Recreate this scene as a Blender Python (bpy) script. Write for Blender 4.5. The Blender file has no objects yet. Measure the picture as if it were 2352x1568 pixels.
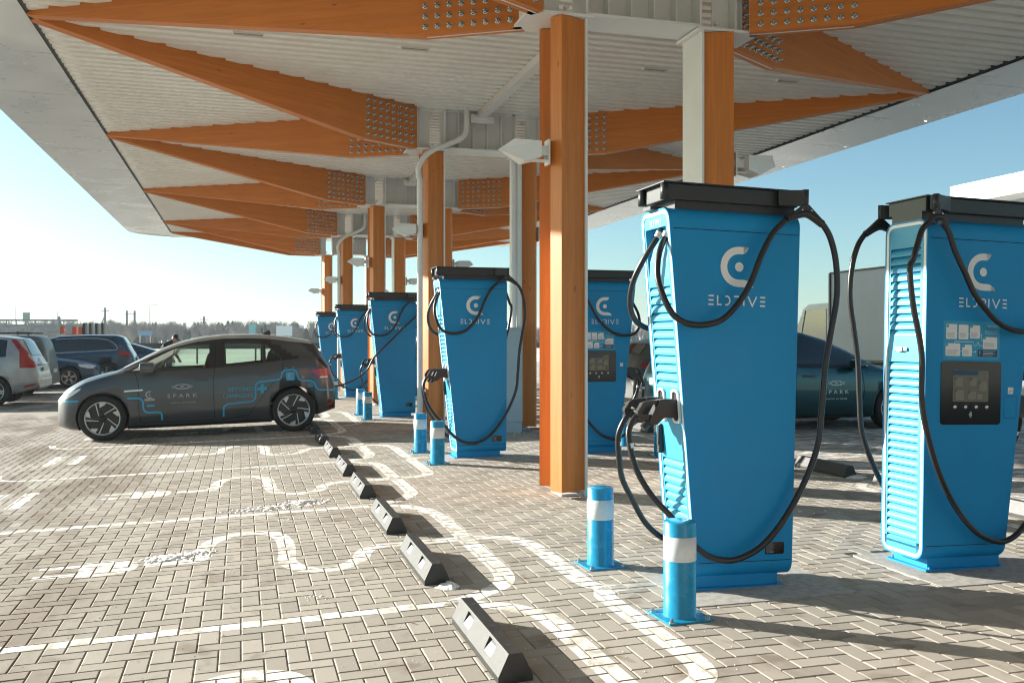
import bpy, bmesh, math, random
from mathutils import Vector, Matrix
R = math.radians
random.seed(7)
S = bpy.context.scene
COL = S.collection

# ------------------------------------------------------------------ camera, sky, sun, exposure
YAW = math.atan(622.0/2150.0)
cam = bpy.data.cameras.new('camera'); camo = bpy.data.objects.new('camera', cam); COL.objects.link(camo)
camo.location = (0, 0, 1.4)
camo.rotation_euler = (R(90) - math.atan(3.4/2150), 0, -YAW)
cam.sensor_width = 36; cam.lens = 36*2150/2352.0
cam.clip_start = 0.05; cam.clip_end = 3000
cam.dof.use_dof = True; cam.dof.focus_distance = 6.2; cam.dof.aperture_fstop = 6.3
S.camera = camo
try: S.cycles.filter_width = 1.1
except Exception: pass
S.render.resolution_x = 1024; S.render.resolution_y = 682
AZ = R(140); EL = R(17.5)            # direction towards the sun, measured from +X
W = bpy.data.worlds.new('World'); S.world = W; W.use_nodes = True
nt = W.node_tree; nt.nodes.clear()
sk = nt.nodes.new('ShaderNodeTexSky'); sk.sky_type = 'NISHITA'; sk.sun_disc = False
sk.sun_elevation = EL; sk.sun_rotation = R(90) - AZ
sk.air_density = 0.8; sk.dust_density = 1.1; sk.ozone_density = 1.0
tint = nt.nodes.new('ShaderNodeMix'); tint.data_type = 'RGBA'; tint.blend_type = 'MULTIPLY'
tint.inputs['Factor'].default_value = 1.0; tint.inputs['B'].default_value = (0.82, 1.12, 1.10, 1)
bg = nt.nodes.new('ShaderNodeBackground'); bg.inputs['Strength'].default_value = 0.055
wo = nt.nodes.new('ShaderNodeOutputWorld')
nt.links.new(sk.outputs['Color'], tint.inputs['A']); nt.links.new(tint.outputs['Result'], bg.inputs['Color'])
nt.links.new(bg.outputs[0], wo.inputs[0])
sun = bpy.data.lights.new('sun', 'SUN'); suno = bpy.data.objects.new('sun', sun); COL.objects.link(suno)
sun.energy = 5.0; sun.angle = R(0.5); sun.color = (1.0, 0.95, 0.87)
suno.rotation_euler = Vector((math.cos(AZ)*math.cos(EL), math.sin(AZ)*math.cos(EL), math.sin(EL))).to_track_quat('Z', 'Y').to_euler()
S.view_settings.view_transform = 'Standard'; S.view_settings.look = 'None'
S.view_settings.exposure = 1.55; S.view_settings.gamma = 1

# ------------------------------------------------------------------ materials
def srgb(r, g, b):
    f = lambda c: (c/255/12.92) if c/255 <= .04045 else ((c/255+.055)/1.055)**2.4
    return (f(r), f(g), f(b), 1)
def mat(name, col, rough=.5, metal=0, spec=.5, var=0, vscale=6, bump=0, bscale=200, coat=0, stretch=(1,1,1), rvar=0):
    m = bpy.data.materials.new(name); m.use_nodes = True
    n = m.node_tree.nodes; l = m.node_tree.links; b = n['Principled BSDF']
    b.inputs['Base Color'].default_value = col; b.inputs['Roughness'].default_value = rough
    b.inputs['Metallic'].default_value = metal; b.inputs['Specular IOR Level'].default_value = spec
    b.inputs['Coat Weight'].default_value = coat; b.inputs['Coat Roughness'].default_value = .08
    tc = n.new('ShaderNodeTexCoord'); mp = n.new('ShaderNodeMapping'); mp.inputs['Scale'].default_value = stretch
    l.new(tc.outputs['Object'], mp.inputs['Vector'])
    if var or rvar:
        nz = n.new('ShaderNodeTexNoise'); nz.inputs['Scale'].default_value = vscale; nz.inputs['Detail'].default_value = 6
        l.new(mp.outputs[0], nz.inputs['Vector'])
    if var:
        mr = n.new('ShaderNodeMapRange'); mr.inputs[1].default_value = .3; mr.inputs[2].default_value = .7
        mr.inputs[3].default_value = 1-var; mr.inputs[4].default_value = 1+var
        l.new(nz.outputs['Fac'], mr.inputs[0])
        mx = n.new('ShaderNodeVectorMath'); mx.operation = 'SCALE'; mx.inputs[0].default_value = col[:3]
        l.new(mr.outputs[0], mx.inputs['Scale']); l.new(mx.outputs[0], b.inputs['Base Color'])
    if rvar:
        mr = n.new('ShaderNodeMapRange'); mr.inputs[1].default_value = .3; mr.inputs[2].default_value = .7
        mr.inputs[3].default_value = max(.02, rough-rvar); mr.inputs[4].default_value = rough+rvar
        l.new(nz.outputs['Fac'], mr.inputs[0]); l.new(mr.outputs[0], b.inputs['Roughness'])
    if bump:
        bz = n.new('ShaderNodeTexNoise'); bz.inputs['Scale'].default_value = bscale; bz.inputs['Detail'].default_value = 3
        l.new(mp.outputs[0], bz.inputs['Vector'])
        bp = n.new('ShaderNodeBump'); bp.inputs['Strength'].default_value = bump; bp.inputs['Distance'].default_value = .002
        l.new(bz.outputs['Fac'], bp.inputs['Height']); l.new(bp.outputs[0], b.inputs['Normal'])
    return m
def glassmat(name, tintc, trans=.6, rough=.03):
    m = bpy.data.materials.new(name); m.use_nodes = True
    n = m.node_tree.nodes; l = m.node_tree.links; n.clear()
    o = n.new('ShaderNodeOutputMaterial'); mx = n.new('ShaderNodeMixShader'); t = n.new('ShaderNodeBsdfTransparent')
    g = n.new('ShaderNodeBsdfGlossy'); g.inputs['Roughness'].default_value = rough; g.inputs['Color'].default_value = (.75,.85,.85,1)
    t.inputs['Color'].default_value = tintc
    fr = n.new('ShaderNodeFresnel'); fr.inputs['IOR'].default_value = 1.5
    l.new(fr.outputs[0], mx.inputs[0]); l.new(t.outputs[0], mx.inputs[1]); l.new(g.outputs[0], mx.inputs[2]); l.new(mx.outputs[0], o.inputs[0])
    return m
M = {}
M['blue'] = mat('charger_blue_paint', (.0020, .245, .54, 1), .46, spec=.3, var=.05, vscale=2.2, rvar=.10, bump=.12, bscale=900)
M['panel'] = mat('charger_end_panel', (.035, .32, .52, 1), .42, spec=.4, bump=.1, bscale=900)
M['bollard'] = mat('bollard_blue_paint', (.008, .27, .48, 1), .24, spec=.5, var=.12, vscale=14, rvar=.08, coat=.4)
M['white_trim'] = mat('white_trim', (.8, .8, .78, 1), .4)
M['decal_white'] = mat('white_sticker', (.72, .76, .76, 1), .5)
M['reflective'] = mat('white_reflective_band', (.62, .66, .66, 1), .35, var=.06, vscale=60, bump=.3, bscale=500)
M['black'] = mat('black_powder_coat', (.018, .022, .024, 1), .42, bump=.2, bscale=900)
M['blackgloss'] = mat('black_gloss', (.008, .008, .009, 1), .12)
M['gap'] = mat('dark_gap', (.004, .012, .03, 1), .9)
M['rubber'] = mat('cable_rubber', (.012, .012, .013, 1), .33, var=.2, vscale=30)
M['plastic'] = mat('black_plastic', (.016, .016, .017, 1), .38, bump=.2, bscale=600)
M['steel'] = mat('bright_steel', (.6, .6, .58, 1), .25, 1)
M['bolt'] = mat('zinc_bolt', (.42, .48, .48, 1), .22, 1)
M['metaldark'] = mat('dark_steel', (.08, .08, .08, 1), .5, .5)
M['whitesteel'] = mat('white_painted_steel', (.74, .74, .70, 1), .5, var=.05, vscale=2)
M['deck'] = mat('white_corrugated_steel', (.84, .83, .77, 1), .45, var=.04, vscale=1.5)
M['fascia'] = mat('brushed_fascia_metal', (.90, .92, .91, 1), .30, .45, var=.05, vscale=1.2, rvar=.06)
M['concrete'] = mat('concrete_pad', (.34, .33, .30, 1), .9, var=.22, vscale=22, bump=1, bscale=120)
M['panelblue'] = mat('info_blue', (.02, .30, .52, 1), .4)
M['panelnavy'] = mat('info_navy', (.01, .05, .11, 1), .4)
M['greytext'] = mat('grey_print', (.25, .3, .33, 1), .5)
M['screen'] = mat('dim_screen', (.13, .12, .085, 1), .25)
M['screenlight'] = mat('dim_screen_light', (.19, .18, .13, 1), .3)
M['snow'] = mat('snow', (.82, .80, .76, 1), .7, var=.12, vscale=20, bump=1, bscale=40)
M['dirt'] = mat('dirt', (.14, .10, .07, 1), .95, var=.4, vscale=30)
M['rubberstop'] = mat('wheel_stop_rubber', (.026, .026, .024, 1), .42, var=.35, vscale=14, bump=.6, bscale=160)
M['stopwhite'] = mat('stop_reflector', (.75, .74, .68, 1), .5)
M['cabinet'] = mat('cabinet_grey', (.42, .47, .47, 1), .5, var=.04)
M['lampwhite'] = mat('lamp_white', (.74, .74, .7, 1), .45)
M['orange'] = mat('orange_plastic', (.8, .14, .03, 1), .5)
M['wood_deep'] = None
def woodmat(name, c1, c2, c3):
    m = bpy.data.materials.new(name); m.use_nodes = True
    n = m.node_tree.nodes; l = m.node_tree.links; b = n['Principled BSDF']
    tc = n.new('ShaderNodeTexCoord'); mp = n.new('ShaderNodeMapping'); mp.inputs['Scale'].default_value = (1.2, 16, 16)
    l.new(tc.outputs['UV'], mp.inputs['Vector'])
    nz = n.new('ShaderNodeTexNoise'); nz.inputs['Scale'].default_value = 1.6; nz.inputs['Detail'].default_value = 8; nz.inputs['Distortion'].default_value = .6
    l.new(mp.outputs[0], nz.inputs['Vector'])
    cr = n.new('ShaderNodeValToRGB'); cr.color_ramp.elements[0].position = .3; cr.color_ramp.elements[0].color = c1
    cr.color_ramp.elements[1].position = .72; cr.color_ramp.elements[1].color = c2
    l.new(nz.outputs['Fac'], cr.inputs[0])
    vo = n.new('ShaderNodeTexVoronoi'); vo.inputs['Scale'].default_value = 2.2
    mp2 = n.new('ShaderNodeMapping'); mp2.inputs['Scale'].default_value = (1.0, 3.2, 3.2)
    l.new(tc.outputs['UV'], mp2.inputs['Vector']); l.new(mp2.outputs[0], vo.inputs['Vector'])
    kr = n.new('ShaderNodeMapRange'); kr.inputs[1].default_value = .03; kr.inputs[2].default_value = .09; kr.inputs[3].default_value = 1; kr.inputs[4].default_value = 0
    l.new(vo.outputs['Distance'], kr.inputs[0])
    mx = n.new('ShaderNodeMix'); mx.data_type = 'RGBA'; l.new(kr.outputs[0], mx.inputs['Factor'])
    l.new(cr.outputs[0], mx.inputs['A']); mx.inputs['B'].default_value = c3
    sx_ = n.new('ShaderNodeSeparateXYZ'); l.new(tc.outputs['UV'], sx_.inputs[0])
    dv = n.new('ShaderNodeMath'); dv.operation = 'DIVIDE'; dv.inputs[1].default_value = .042; l.new(sx_.outputs['Y'], dv.inputs[0])
    fr_ = n.new('ShaderNodeMath'); fr_.operation = 'FRACT'; l.new(dv.outputs[0], fr_.inputs[0])
    gt = n.new('ShaderNodeMath'); gt.operation = 'GREATER_THAN'; gt.inputs[1].default_value = .94; l.new(fr_.outputs[0], gt.inputs[0])
    fl = n.new('ShaderNodeMath'); fl.operation = 'FLOOR'; l.new(dv.outputs[0], fl.inputs[0])
    wn = n.new('ShaderNodeTexWhiteNoise'); wn.noise_dimensions = '1D'; l.new(fl.outputs[0], wn.inputs['W'])
    sc_ = n.new('ShaderNodeMapRange'); sc_.inputs[3].default_value = .95; sc_.inputs[4].default_value = 1.05; l.new(wn.outputs['Value'], sc_.inputs[0])
    mu_ = n.new('ShaderNodeMath'); mu_.operation = 'MULTIPLY_ADD'; mu_.inputs[1].default_value = -.07; l.new(gt.outputs[0], mu_.inputs[0]); l.new(sc_.outputs[0], mu_.inputs[2])
    vs_ = n.new('ShaderNodeVectorMath'); vs_.operation = 'SCALE'; l.new(mx.outputs['Result'], vs_.inputs[0]); l.new(mu_.outputs[0], vs_.inputs['Scale'])
    l.new(vs_.outputs[0], b.inputs['Base Color']); b.inputs['Roughness'].default_value = .5
    bp = n.new('ShaderNodeBump'); bp.inputs['Strength'].default_value = .25; bp.inputs['Distance'].default_value = .002
    l.new(nz.outputs['Fac'], bp.inputs['Height']); l.new(bp.outputs[0], b.inputs['Normal'])
    return m
M['wood'] = woodmat('orange_stained_glulam', (.52, .158, .020, 1), (.62, .20, .030, 1), (.26, .07, .014, 1))

# ------------------------------------------------------------------ mesh helpers
def tag(o, label=None, cat=None, group=None, kind=None):
    if label: o['label'] = label
    if cat: o['category'] = cat
    if group: o['group'] = group
    if kind: o['kind'] = kind
    return o
def empty(name, loc=(0,0,0), rz=0, label=None, cat=None, group=None):
    o = bpy.data.objects.new(name, None); COL.objects.link(o); o.empty_display_size = .2
    o.location = loc; o.rotation_euler = (0, 0, rz)
    return tag(o, label, cat, group)
class MB:
    def __init__(s): s.v = []; s.f = []; s.m = []; s.sm = []; s.uv = []
    def add(s, vs, fs, mi=0, smooth=False, uvs=None):
        o = len(s.v); s.v += [tuple(p) for p in vs]
        for i, f in enumerate(fs):
            s.f.append([o+k for k in f]); s.m.append(mi); s.sm.append(smooth)
            s.uv.append(uvs[i] if uvs else None)
        return s
    def box(s, c, d, mi=0, rz=0, mtx=None, bev=0):
        x, y, z = d[0]/2, d[1]/2, d[2]/2
        if bev:
            bm = bmesh.new(); bmesh.ops.create_cube(bm, size=1)
            bmesh.ops.scale(bm, vec=d, verts=bm.verts)
            bmesh.ops.bevel(bm, geom=list(bm.edges), offset=bev, segments=2, profile=.6, affect='EDGES')
            vs = [v.co.copy() for v in bm.verts]; fs = [[v.index for v in f.verts] for f in bm.faces]
            bm.verts.index_update(); vs = [v.co.copy() for v in bm.verts]; fs = [[v.index for v in f.verts] for f in bm.faces]; bm.free()
        else:
            vs = [Vector((a*x, b*y, e*z)) for a in (-1,1) for b in (-1,1) for e in (-1,1)]
            fs = [(0,1,3,2),(4,6,7,5),(0,4,5,1),(2,3,7,6),(0,2,6,4),(1,5,7,3)]
        mt = mtx if mtx is not None else Matrix.Translation(c) @ Matrix.Rotation(rz, 4, 'Z')
        return s.add([mt @ v for v in vs], fs, mi)
    def prism(s, pts, h0, h1, fn, mi=0, smooth=False):
        # pts 2D polygon; fn(u,v,h)->3D
        n = len(pts); vs = [fn(u, v, h0) for u, v in pts] + [fn(u, v, h1) for u, v in pts]
        fs = [list(range(n))[::-1], list(range(n, 2*n))] + [(i, (i+1)%n, n+(i+1)%n, n+i) for i in range(n)]
        return s.add(vs, fs, mi, smooth)
    def flat(s, pts3, mi=0): return s.add(pts3, [list(range(len(pts3)))], mi)
    def tube(s, pts, r, n=10, mi=0, cap=True, smooth=True):
        pts = [Vector(p) for p in pts]; N = len(pts); rr = r if hasattr(r, '__len__') else [r]*N
        vs = []; up = Vector((0, 0, 1)); prev = None
        for i, p in enumerate(pts):
            t = (pts[min(i+1, N-1)] - pts[max(i-1, 0)]).normalized()
            a = (up.cross(t) if prev is None else prev - t*prev.dot(t))
            if a.length < 1e-4: a = Vector((1, 0, 0)).cross(t)
            a.normalize(); prev = a; b = t.cross(a)
            for k in range(n):
                an = 2*math.pi*k/n; vs.append(p + (a*math.cos(an) + b*math.sin(an))*rr[i])
        fs = [(i*n+k, i*n+(k+1)%n, (i+1)*n+(k+1)%n, (i+1)*n+k) for i in range(N-1) for k in range(n)]
        s.add(vs, fs, mi, smooth)
        if cap:
            s.add(vs[:n], [list(range(n))[::-1]], mi); s.add(vs[-n:], [list(range(n))], mi)
        return s
    def lathe(s, prof, n=24, mtx=None, mi=0, smooth=True):
        mtx = mtx or Matrix(); vs = []
        for r, z in prof:
            for k in range(n):
                a = 2*math.pi*k/n; vs.append(mtx @ Vector((r*math.cos(a), r*math.sin(a), z)))
        fs = [(i*n+k, i*n+(k+1)%n, (i+1)*n+(k+1)%n, (i+1)*n+k) for i in range(len(prof)-1) for k in range(n)]
        return s.add(vs, fs, mi, smooth)
    def build(s, name, mats, parent=None, loc=None, rot=None, autos=None):
        me = bpy.data.meshes.new(name); me.from_pydata(s.v, [], s.f)
        if not hasattr(mats, '__len__') or isinstance(mats, bpy.types.Material): mats = [mats]
        for m in mats: me.materials.append(m)
        me.polygons.foreach_set('material_index', s.m); me.polygons.foreach_set('use_smooth', s.sm)
        if any(u is not None for u in s.uv):
            ul = me.uv_layers.new(name='UVMap'); k = 0
            for i, f in enumerate(s.f):
                u = s.uv[i]
                for j in range(len(f)):
                    if u is not None: ul.data[k].uv = u[j]
                    k += 1
        me.validate(); me.update()
        o = bpy.data.objects.new(name, me); COL.objects.link(o)
        if parent: o.parent = parent
        if loc: o.location = loc
        if rot: o.rotation_euler = rot
        return o
def catmull(P, n=8):
    P = [Vector(p) for p in P]; out = []
    for i in range(len(P)-1):
        a = P[max(i-1, 0)]; b = P[i]; c = P[i+1]; d = P[min(i+2, len(P)-1)]
        for k in range(n):
            t = k/n; out.append(.5*((2*b)+(c-a)*t+(2*a-5*b+4*c-d)*t*t+(3*b-3*c+d-a)*t**3))
    out.append(P[-1]); return out
def rrect(x0, y0, x1, y1, r, n=5):
    o = []
    for cx, cy, a0 in ((x1-r, y0+r, -90), (x1-r, y1-r, 0), (x0+r, y1-r, 90), (x0+r, y0+r, 180)):
        for k in range(n+1):
            a = R(a0+90*k/n); o.append((cx+r*math.cos(a), cy+r*math.sin(a)))
    return o
def ribbon(mb, pts, w, fn, mi=0, closed=False, round_ends=False):
    """flat stroke of width w along 2D pts, placed by fn(u,v)"""
    P = [Vector((p[0], p[1])) for p in pts]; N = len(P); Ls = []; Rs = []
    for i in range(N):
        a = P[i-1] if (i > 0 or closed) else P[i]; b = P[(i+1) % N] if (i < N-1 or closed) else P[i]
        t = (b-a).normalized(); nn = Vector((-t.y, t.x))
        if 0 < i < N-1 or closed:
            t1 = (P[i]-P[i-1]).normalized(); c = max(.5, nn.dot(Vector((-t1.y, t1.x)))); k = w/2/c
        else: k = w/2
        Ls.append(P[i]+nn*k); Rs.append(P[i]-nn*k)
    vs = [fn(p.x, p.y) for p in Rs] + [fn(p.x, p.y) for p in Ls]
    fs = [(i, (i+1) % N, N+(i+1) % N, N+i) for i in range(N if closed else N-1)]
    mb.add(vs, fs, mi)
    return [[Rs[i], Rs[(i+1) % N], Ls[(i+1) % N], Ls[i]] for i in range(N if closed else N-1)]
def text_mesh(txt, size):
    cu = bpy.data.curves.new('txt', 'FONT'); cu.body = txt; cu.size = size; cu.resolution_u = 3
    o = bpy.data.objects.new('txt', cu); COL.objects.link(o); bpy.context.view_layer.update()
    me = bpy.data.meshes.new_from_object(o.evaluated_get(bpy.context.evaluated_depsgraph_get()))
    vs = [(v.co.x, v.co.y) for v in me.vertices]; fs = [list(p.vertices) for p in me.polygons]
    bpy.data.objects.remove(o); bpy.data.curves.remove(cu); bpy.data.meshes.remove(me)
    return vs, fs
def put_text(mb, txt, size, u, v, fn, mi=0, align='L', width=None):
    vs, fs = text_mesh(txt, size)
    if not vs: return
    x0 = min(p[0] for p in vs); x1 = max(p[0] for p in vs); k = (width/(x1-x0)) if width else 1
    off = {'L': 0, 'C': -(x1-x0)*k/2, 'R': -(x1-x0)*k}[align]
    mb.add([fn(u+off+(x-x0)*k, v+y) for x, y in vs], fs, mi)
def copy_tree(o, parent=None):
    c = o.copy(); COL.objects.link(c); c.parent = parent
    for ch in list(o.children): copy_tree(ch, c)
    return c
def gz(x): return -.3 if x < -10 else (.025*(x-2) if x < 2 else 0.0)
def lerp_tab(T, x):
    if x <= T[0][0]: return T[0][1]
    for i in range(len(T)-1):
        if x <= T[i+1][0]:
            a, b = T[i], T[i+1]; t = (x-a[0])/(b[0]-a[0]); return a[1]+(b[1]-a[1])*t
    return T[-1][1]
# ------------------------------------------------------------------ ground and paving
def paving_material(name, far):
    m = bpy.data.materials.new(name); m.use_nodes = True
    n = m.node_tree.nodes; l = m.node_tree.links; b = n['Principled BSDF']; b.inputs['Roughness'].default_value = .85
    tc = n.new('ShaderNodeTexCoord'); geo = tc.outputs['Object']
    def noise(sc, det, dist=0, st=(1,1,1)):
        mp = n.new('ShaderNodeMapping'); mp.inputs['Scale'].default_value = st; l.new(geo, mp.inputs['Vector'])
        z = n.new('ShaderNodeTexNoise'); z.inputs['Scale'].default_value = sc; z.inputs['Detail'].default_value = det; z.inputs['Distortion'].default_value = dist
        l.new(mp.outputs[0], z.inputs['Vector']); return z.outputs['Fac']
    def rng(src, a, c, o0, o1):
        r = n.new('ShaderNodeMapRange'); r.inputs[1].default_value = a; r.inputs[2].default_value = c; r.inputs[3].default_value = o0; r.inputs[4].default_value = o1
        l.new(src, r.inputs[0]); return r.outputs[0]
    def mul(a, c):
        q = n.new('ShaderNodeMath'); q.operation = 'MULTIPLY'; l.new(a, q.inputs[0])
        if isinstance(c, float): q.inputs[1].default_value = c
        else: l.new(c, q.inputs[1])
        return q.outputs[0]
    def mix(f, a, c):
        q = n.new('ShaderNodeMix'); q.data_type = 'RGBA'; l.new(f, q.inputs['Factor'])
        for s_, v in (('A', a), ('B', c)):
            if isinstance(v, tuple): q.inputs[s_].default_value = v
            else: l.new(v, q.inputs[s_])
        return q.outputs['Result']
    if far:
        br = n.new('ShaderNodeTexBrick'); br.inputs['Scale'].default_value = 1; br.inputs['Brick Width'].default_value = .2; br.inputs['Row Height'].default_value = .1
        br.inputs['Mortar Size'].default_value = .006; br.inputs['Mortar Smooth'].default_value = .3; br.inputs['Bias'].default_value = 0
        br.inputs['Color1'].default_value = (.28, .245, .195, 1); br.inputs['Color2'].default_value = (.33, .29, .235, 1); br.inputs['Mortar'].default_value = (.15, .13, .105, 1)
        l.new(geo, br.inputs['Vector']); base = br.outputs['Color']
    else:
        at = n.new('ShaderNodeAttribute'); at.attribute_name = 'tone'
        cr = n.new('ShaderNodeValToRGB'); cr.color_ramp.elements[0].color = (.262, .238, .200, 1); cr.color_ramp.elements[1].color = (.375, .340, .285, 1)
        l.new(at.outputs['Fac'], cr.inputs[0]); base = cr.outputs[0]
    g = noise(260, 2); base = mix(rng(g, .3, .75, 0, .35), base, (.36, .33, .28, 1))
    s1 = noise(1.1, 5, .4, (1.5, .55, 1)); sep = n.new('ShaderNodeSeparateXYZ'); l.new(geo, sep.inputs[0])
    left = rng(sep.outputs['X'], -.2, -1.4, 0, 1)
    st = mul(rng(s1, .43, .60, 0, 1), left)
    base = mix(mul(st, .85), base, (.13, .092, .055, 1))
    s2 = noise(3.5, 6, .6); base = mix(mul(rng(s2, .57, .68, 0, .55), 1.0), base, (.14, .105, .07, 1))
    sp = noise(1.9, 2, 0); sp2 = noise(14, 2, 0); base = mix(mul(rng(sp, .66, .7, 0, 1), rng(sp2, .5, .56, 0, .55)), base, (.14, .095, .05, 1))
    # thin trodden snow on the far side of the island and round the parked car
    sn = noise(2.2, 8, 1.0, (1, 2.2, 1)); rt = rng(sep.outputs['X'], 5.2, 7.0, 0, 1); fy = rng(sep.outputs['Y'], 8.5, 10.5, 0, 1)
    sm = mul(rng(sn, .50, .55, 0, .9), mul(rt, rng(sep.outputs['Y'], 5.0, 7.0, 0, 1)))
    base = mix(sm, base, (.62, .63, .63, 1))
    fr = rng(sep.outputs['X'], -4.0, -8.0, 0, 1); base = mix(mul(rng(sn, .58, .63, 0, .8), fr), base, (.6, .6, .58, 1))
    l.new(base, b.inputs['Base Color'])
    bp = n.new('ShaderNodeBump'); bp.inputs['Strength'].default_value = .5; bp.inputs['Distance'].default_value = .002
    l.new(g, bp.inputs['Height']); l.new(bp.outputs[0], b.inputs['Normal'])
    return m
PAV = paving_material('concrete_pavers', False)
PAVF = paving_material('distant_pavers', True)
SAND = mat('joint_sand', (.12, .10, .075, 1), .95, var=.35, vscale=25, bump=1, bscale=300)

def in_zone(x, y):
    return 2.0 < y < 20.5 and (-.265*y-1.6) < x < (1.02*y+1.3)
# far paving sheet with the drainage fall to the left; the near field is real blocks on a sand bed
xs = [-26, -18, -10, -6, -2, 2, 8, 20, 45, 90]; ys = [-12, 0, 20.5, 40, 58]
mb = MB(); vs = [(x, y, gz(x)-.012) for y in ys for x in xs]; nx = len(xs)
mb.add(vs, [(j*nx+i, j*nx+i+1, (j+1)*nx+i+1, (j+1)*nx+i) for j in range(len(ys)-1) for i in range(nx-1)])
tag(mb.build('paved_yard', PAVF), kind='structure')
mb = MB(); q = [(-.265*2-1.7, 2), (1.02*2+1.4, 2), (1.02*20.4+1.4, 20.4), (-.265*20.4-1.7, 20.4)]
N = 24
for i in range(N):
    t0, t1 = i/N, (i+1)/N
    def row(y):
        a = -.265*y-1.65; c = 1.02*y+1.35; X = sorted([a, c] + [v for v in (-10, 2) if a < v < c]); return X
    y0, y1 = 2+18.4*t0, 2+18.4*t1; A = row(y0); B = row(y1)
    if len(A) == len(B):
        for k in range(len(A)-1): mb.add([(A[k], y0, gz(A[k])-.0075), (A[k+1], y0, gz(A[k+1])-.0075), (B[k+1], y1, gz(B[k+1])-.0075), (B[k], y1, gz(B[k])-.0075)], [(0,1,2,3)])
tag(mb.build('joint_sand', SAND), kind='structure')
# blocks: 90 degree herringbone, 200 x 100 mm, chamfered edges
BR = {}   # cell -> brick rect, used to lay the paint on the block faces
mb = MB(); tones = []
c = .1; gap = .0016; ch = .0055; dz = .0034
for j in range(20, 206):
    for i in range(-75, 226):
        d = (i-j) % 4
        x, y = i*c, j*c
        if not in_zone(x, y): continue
        if d == 0: x1, y1 = x+2*c, y+c
        elif d == 3: x1, y1 = x+c, y+2*c
        else: continue
        a0, b0, a1, b1 = x+gap, y+gap, x1-gap, y1-gap
        pad = False
        for k in range(4):
            for px in (2.30, 3.82):
                yy = 4.44+6.1*k
                if a0 > px-.02 and a1 < px+1.02 and b0 > yy and b1 < yy+.86: pad = True
        if pad: continue
        h = random.uniform(-.0007, .0007); tx, ty = random.uniform(-.003, .003), random.uniform(-.003, .003)
        def zz(u, v, e): return gz(u)+h+e+(u-x)*tx+(v-y)*ty
        V = [(u, v, zz(u, v, 0)) for u, v in ((a0+ch, b0+ch), (a1-ch, b0+ch), (a1-ch, b1-ch), (a0+ch, b1-ch))]
        V += [(u, v, zz(u, v, -dz)) for u, v in ((a0, b0), (a1, b0), (a1, b1), (a0, b1))]
        V += [(u, v, gz(u)-.011) for u, v in ((a0, b0), (a1, b0), (a1, b1), (a0, b1))]
        F = [(0,1,2,3), (4,5,1,0), (5,6,2,1), (6,7,3,2), (7,4,0,3), (8,9,5,4), (9,10,6,5), (10,11,7,6), (11,8,4,7)]
        mb.add(V, F); t = random.random(); tones += [t]*9
        info = (a0+ch, b0+ch, a1-ch, b1-ch, h, tx, ty, x, y, a0, b0, a1, b1)
        BR[(i, j)] = info
        if d == 0: BR[(i+1, j)] = info
        else: BR[(i, j+1)] = info
po = mb.build('block_paving', PAV); tag(po, kind='structure')
at = po.data.attributes.new('tone', 'FLOAT', 'FACE'); at.data.foreach_set('value', tones)

# far ground: snowy field round the yard
GR = mat('winter_field', (.66, .63, .53, 1), .95, var=.35, vscale=.05, bump=0)
mb = MB(); mb.box((0, 0, 0), (3600, 3600, .02)); o = mb.build('ground', GR, loc=(0, 600, -.36)); tag(o, kind='structure')

# painted markings: laid on each block's own face, and a little in the joints
PAINT = bpy.data.materials.new('road_paint'); PAINT.use_nodes = True
_n = PAINT.node_tree.nodes; _l = PAINT.node_tree.links; _b = _n['Principled BSDF']
_b.inputs['Base Color'].default_value = (.66, .65, .60, 1); _b.inputs['Roughness'].default_value = .7
_tc = _n.new('ShaderNodeTexCoord'); _z = _n.new('ShaderNodeTexNoise'); _z.inputs['Scale'].default_value = 7; _z.inputs['Detail'].default_value = 9; _z.inputs['Roughness'].default_value = .7
_l.new(_tc.outputs['Object'], _z.inputs['Vector'])
_cr = _n.new('ShaderNodeValToRGB'); _cr.color_ramp.elements[0].position = .38; _cr.color_ramp.elements[0].color = (.44, .40, .33, 1)
_cr.color_ramp.elements[1].position = .52; _cr.color_ramp.elements[1].color = (.80, .78, .71, 1)
_l.new(_z.outputs['Fac'], _cr.inputs[0]); _l.new(_cr.outputs[0], _b.inputs['Base Color'])
def clip(poly, x0, y0, x1, y1):
    for ax, v, sg in ((0, x0, 1), (0, x1, -1), (1, y0, 1), (1, y1, -1)):
        out = []; n = len(poly)
        for i in range(n):
            p, q_ = poly[i], poly[(i+1) % n]; a = (p[ax]-v)*sg; b_ = (q_[ax]-v)*sg
            if a >= 0: out.append(p)
            if (a >= 0) != (b_ >= 0):
                t = a/(a-b_); out.append((p[0]+(q_[0]-p[0])*t, p[1]+(q_[1]-p[1])*t))
        poly = out
        if len(poly) < 3: return []
    return poly
def area(p): return abs(sum(p[i][0]*p[(i+1) % len(p)][1]-p[(i+1) % len(p)][0]*p[i][1] for i in range(len(p))))/2
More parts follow.
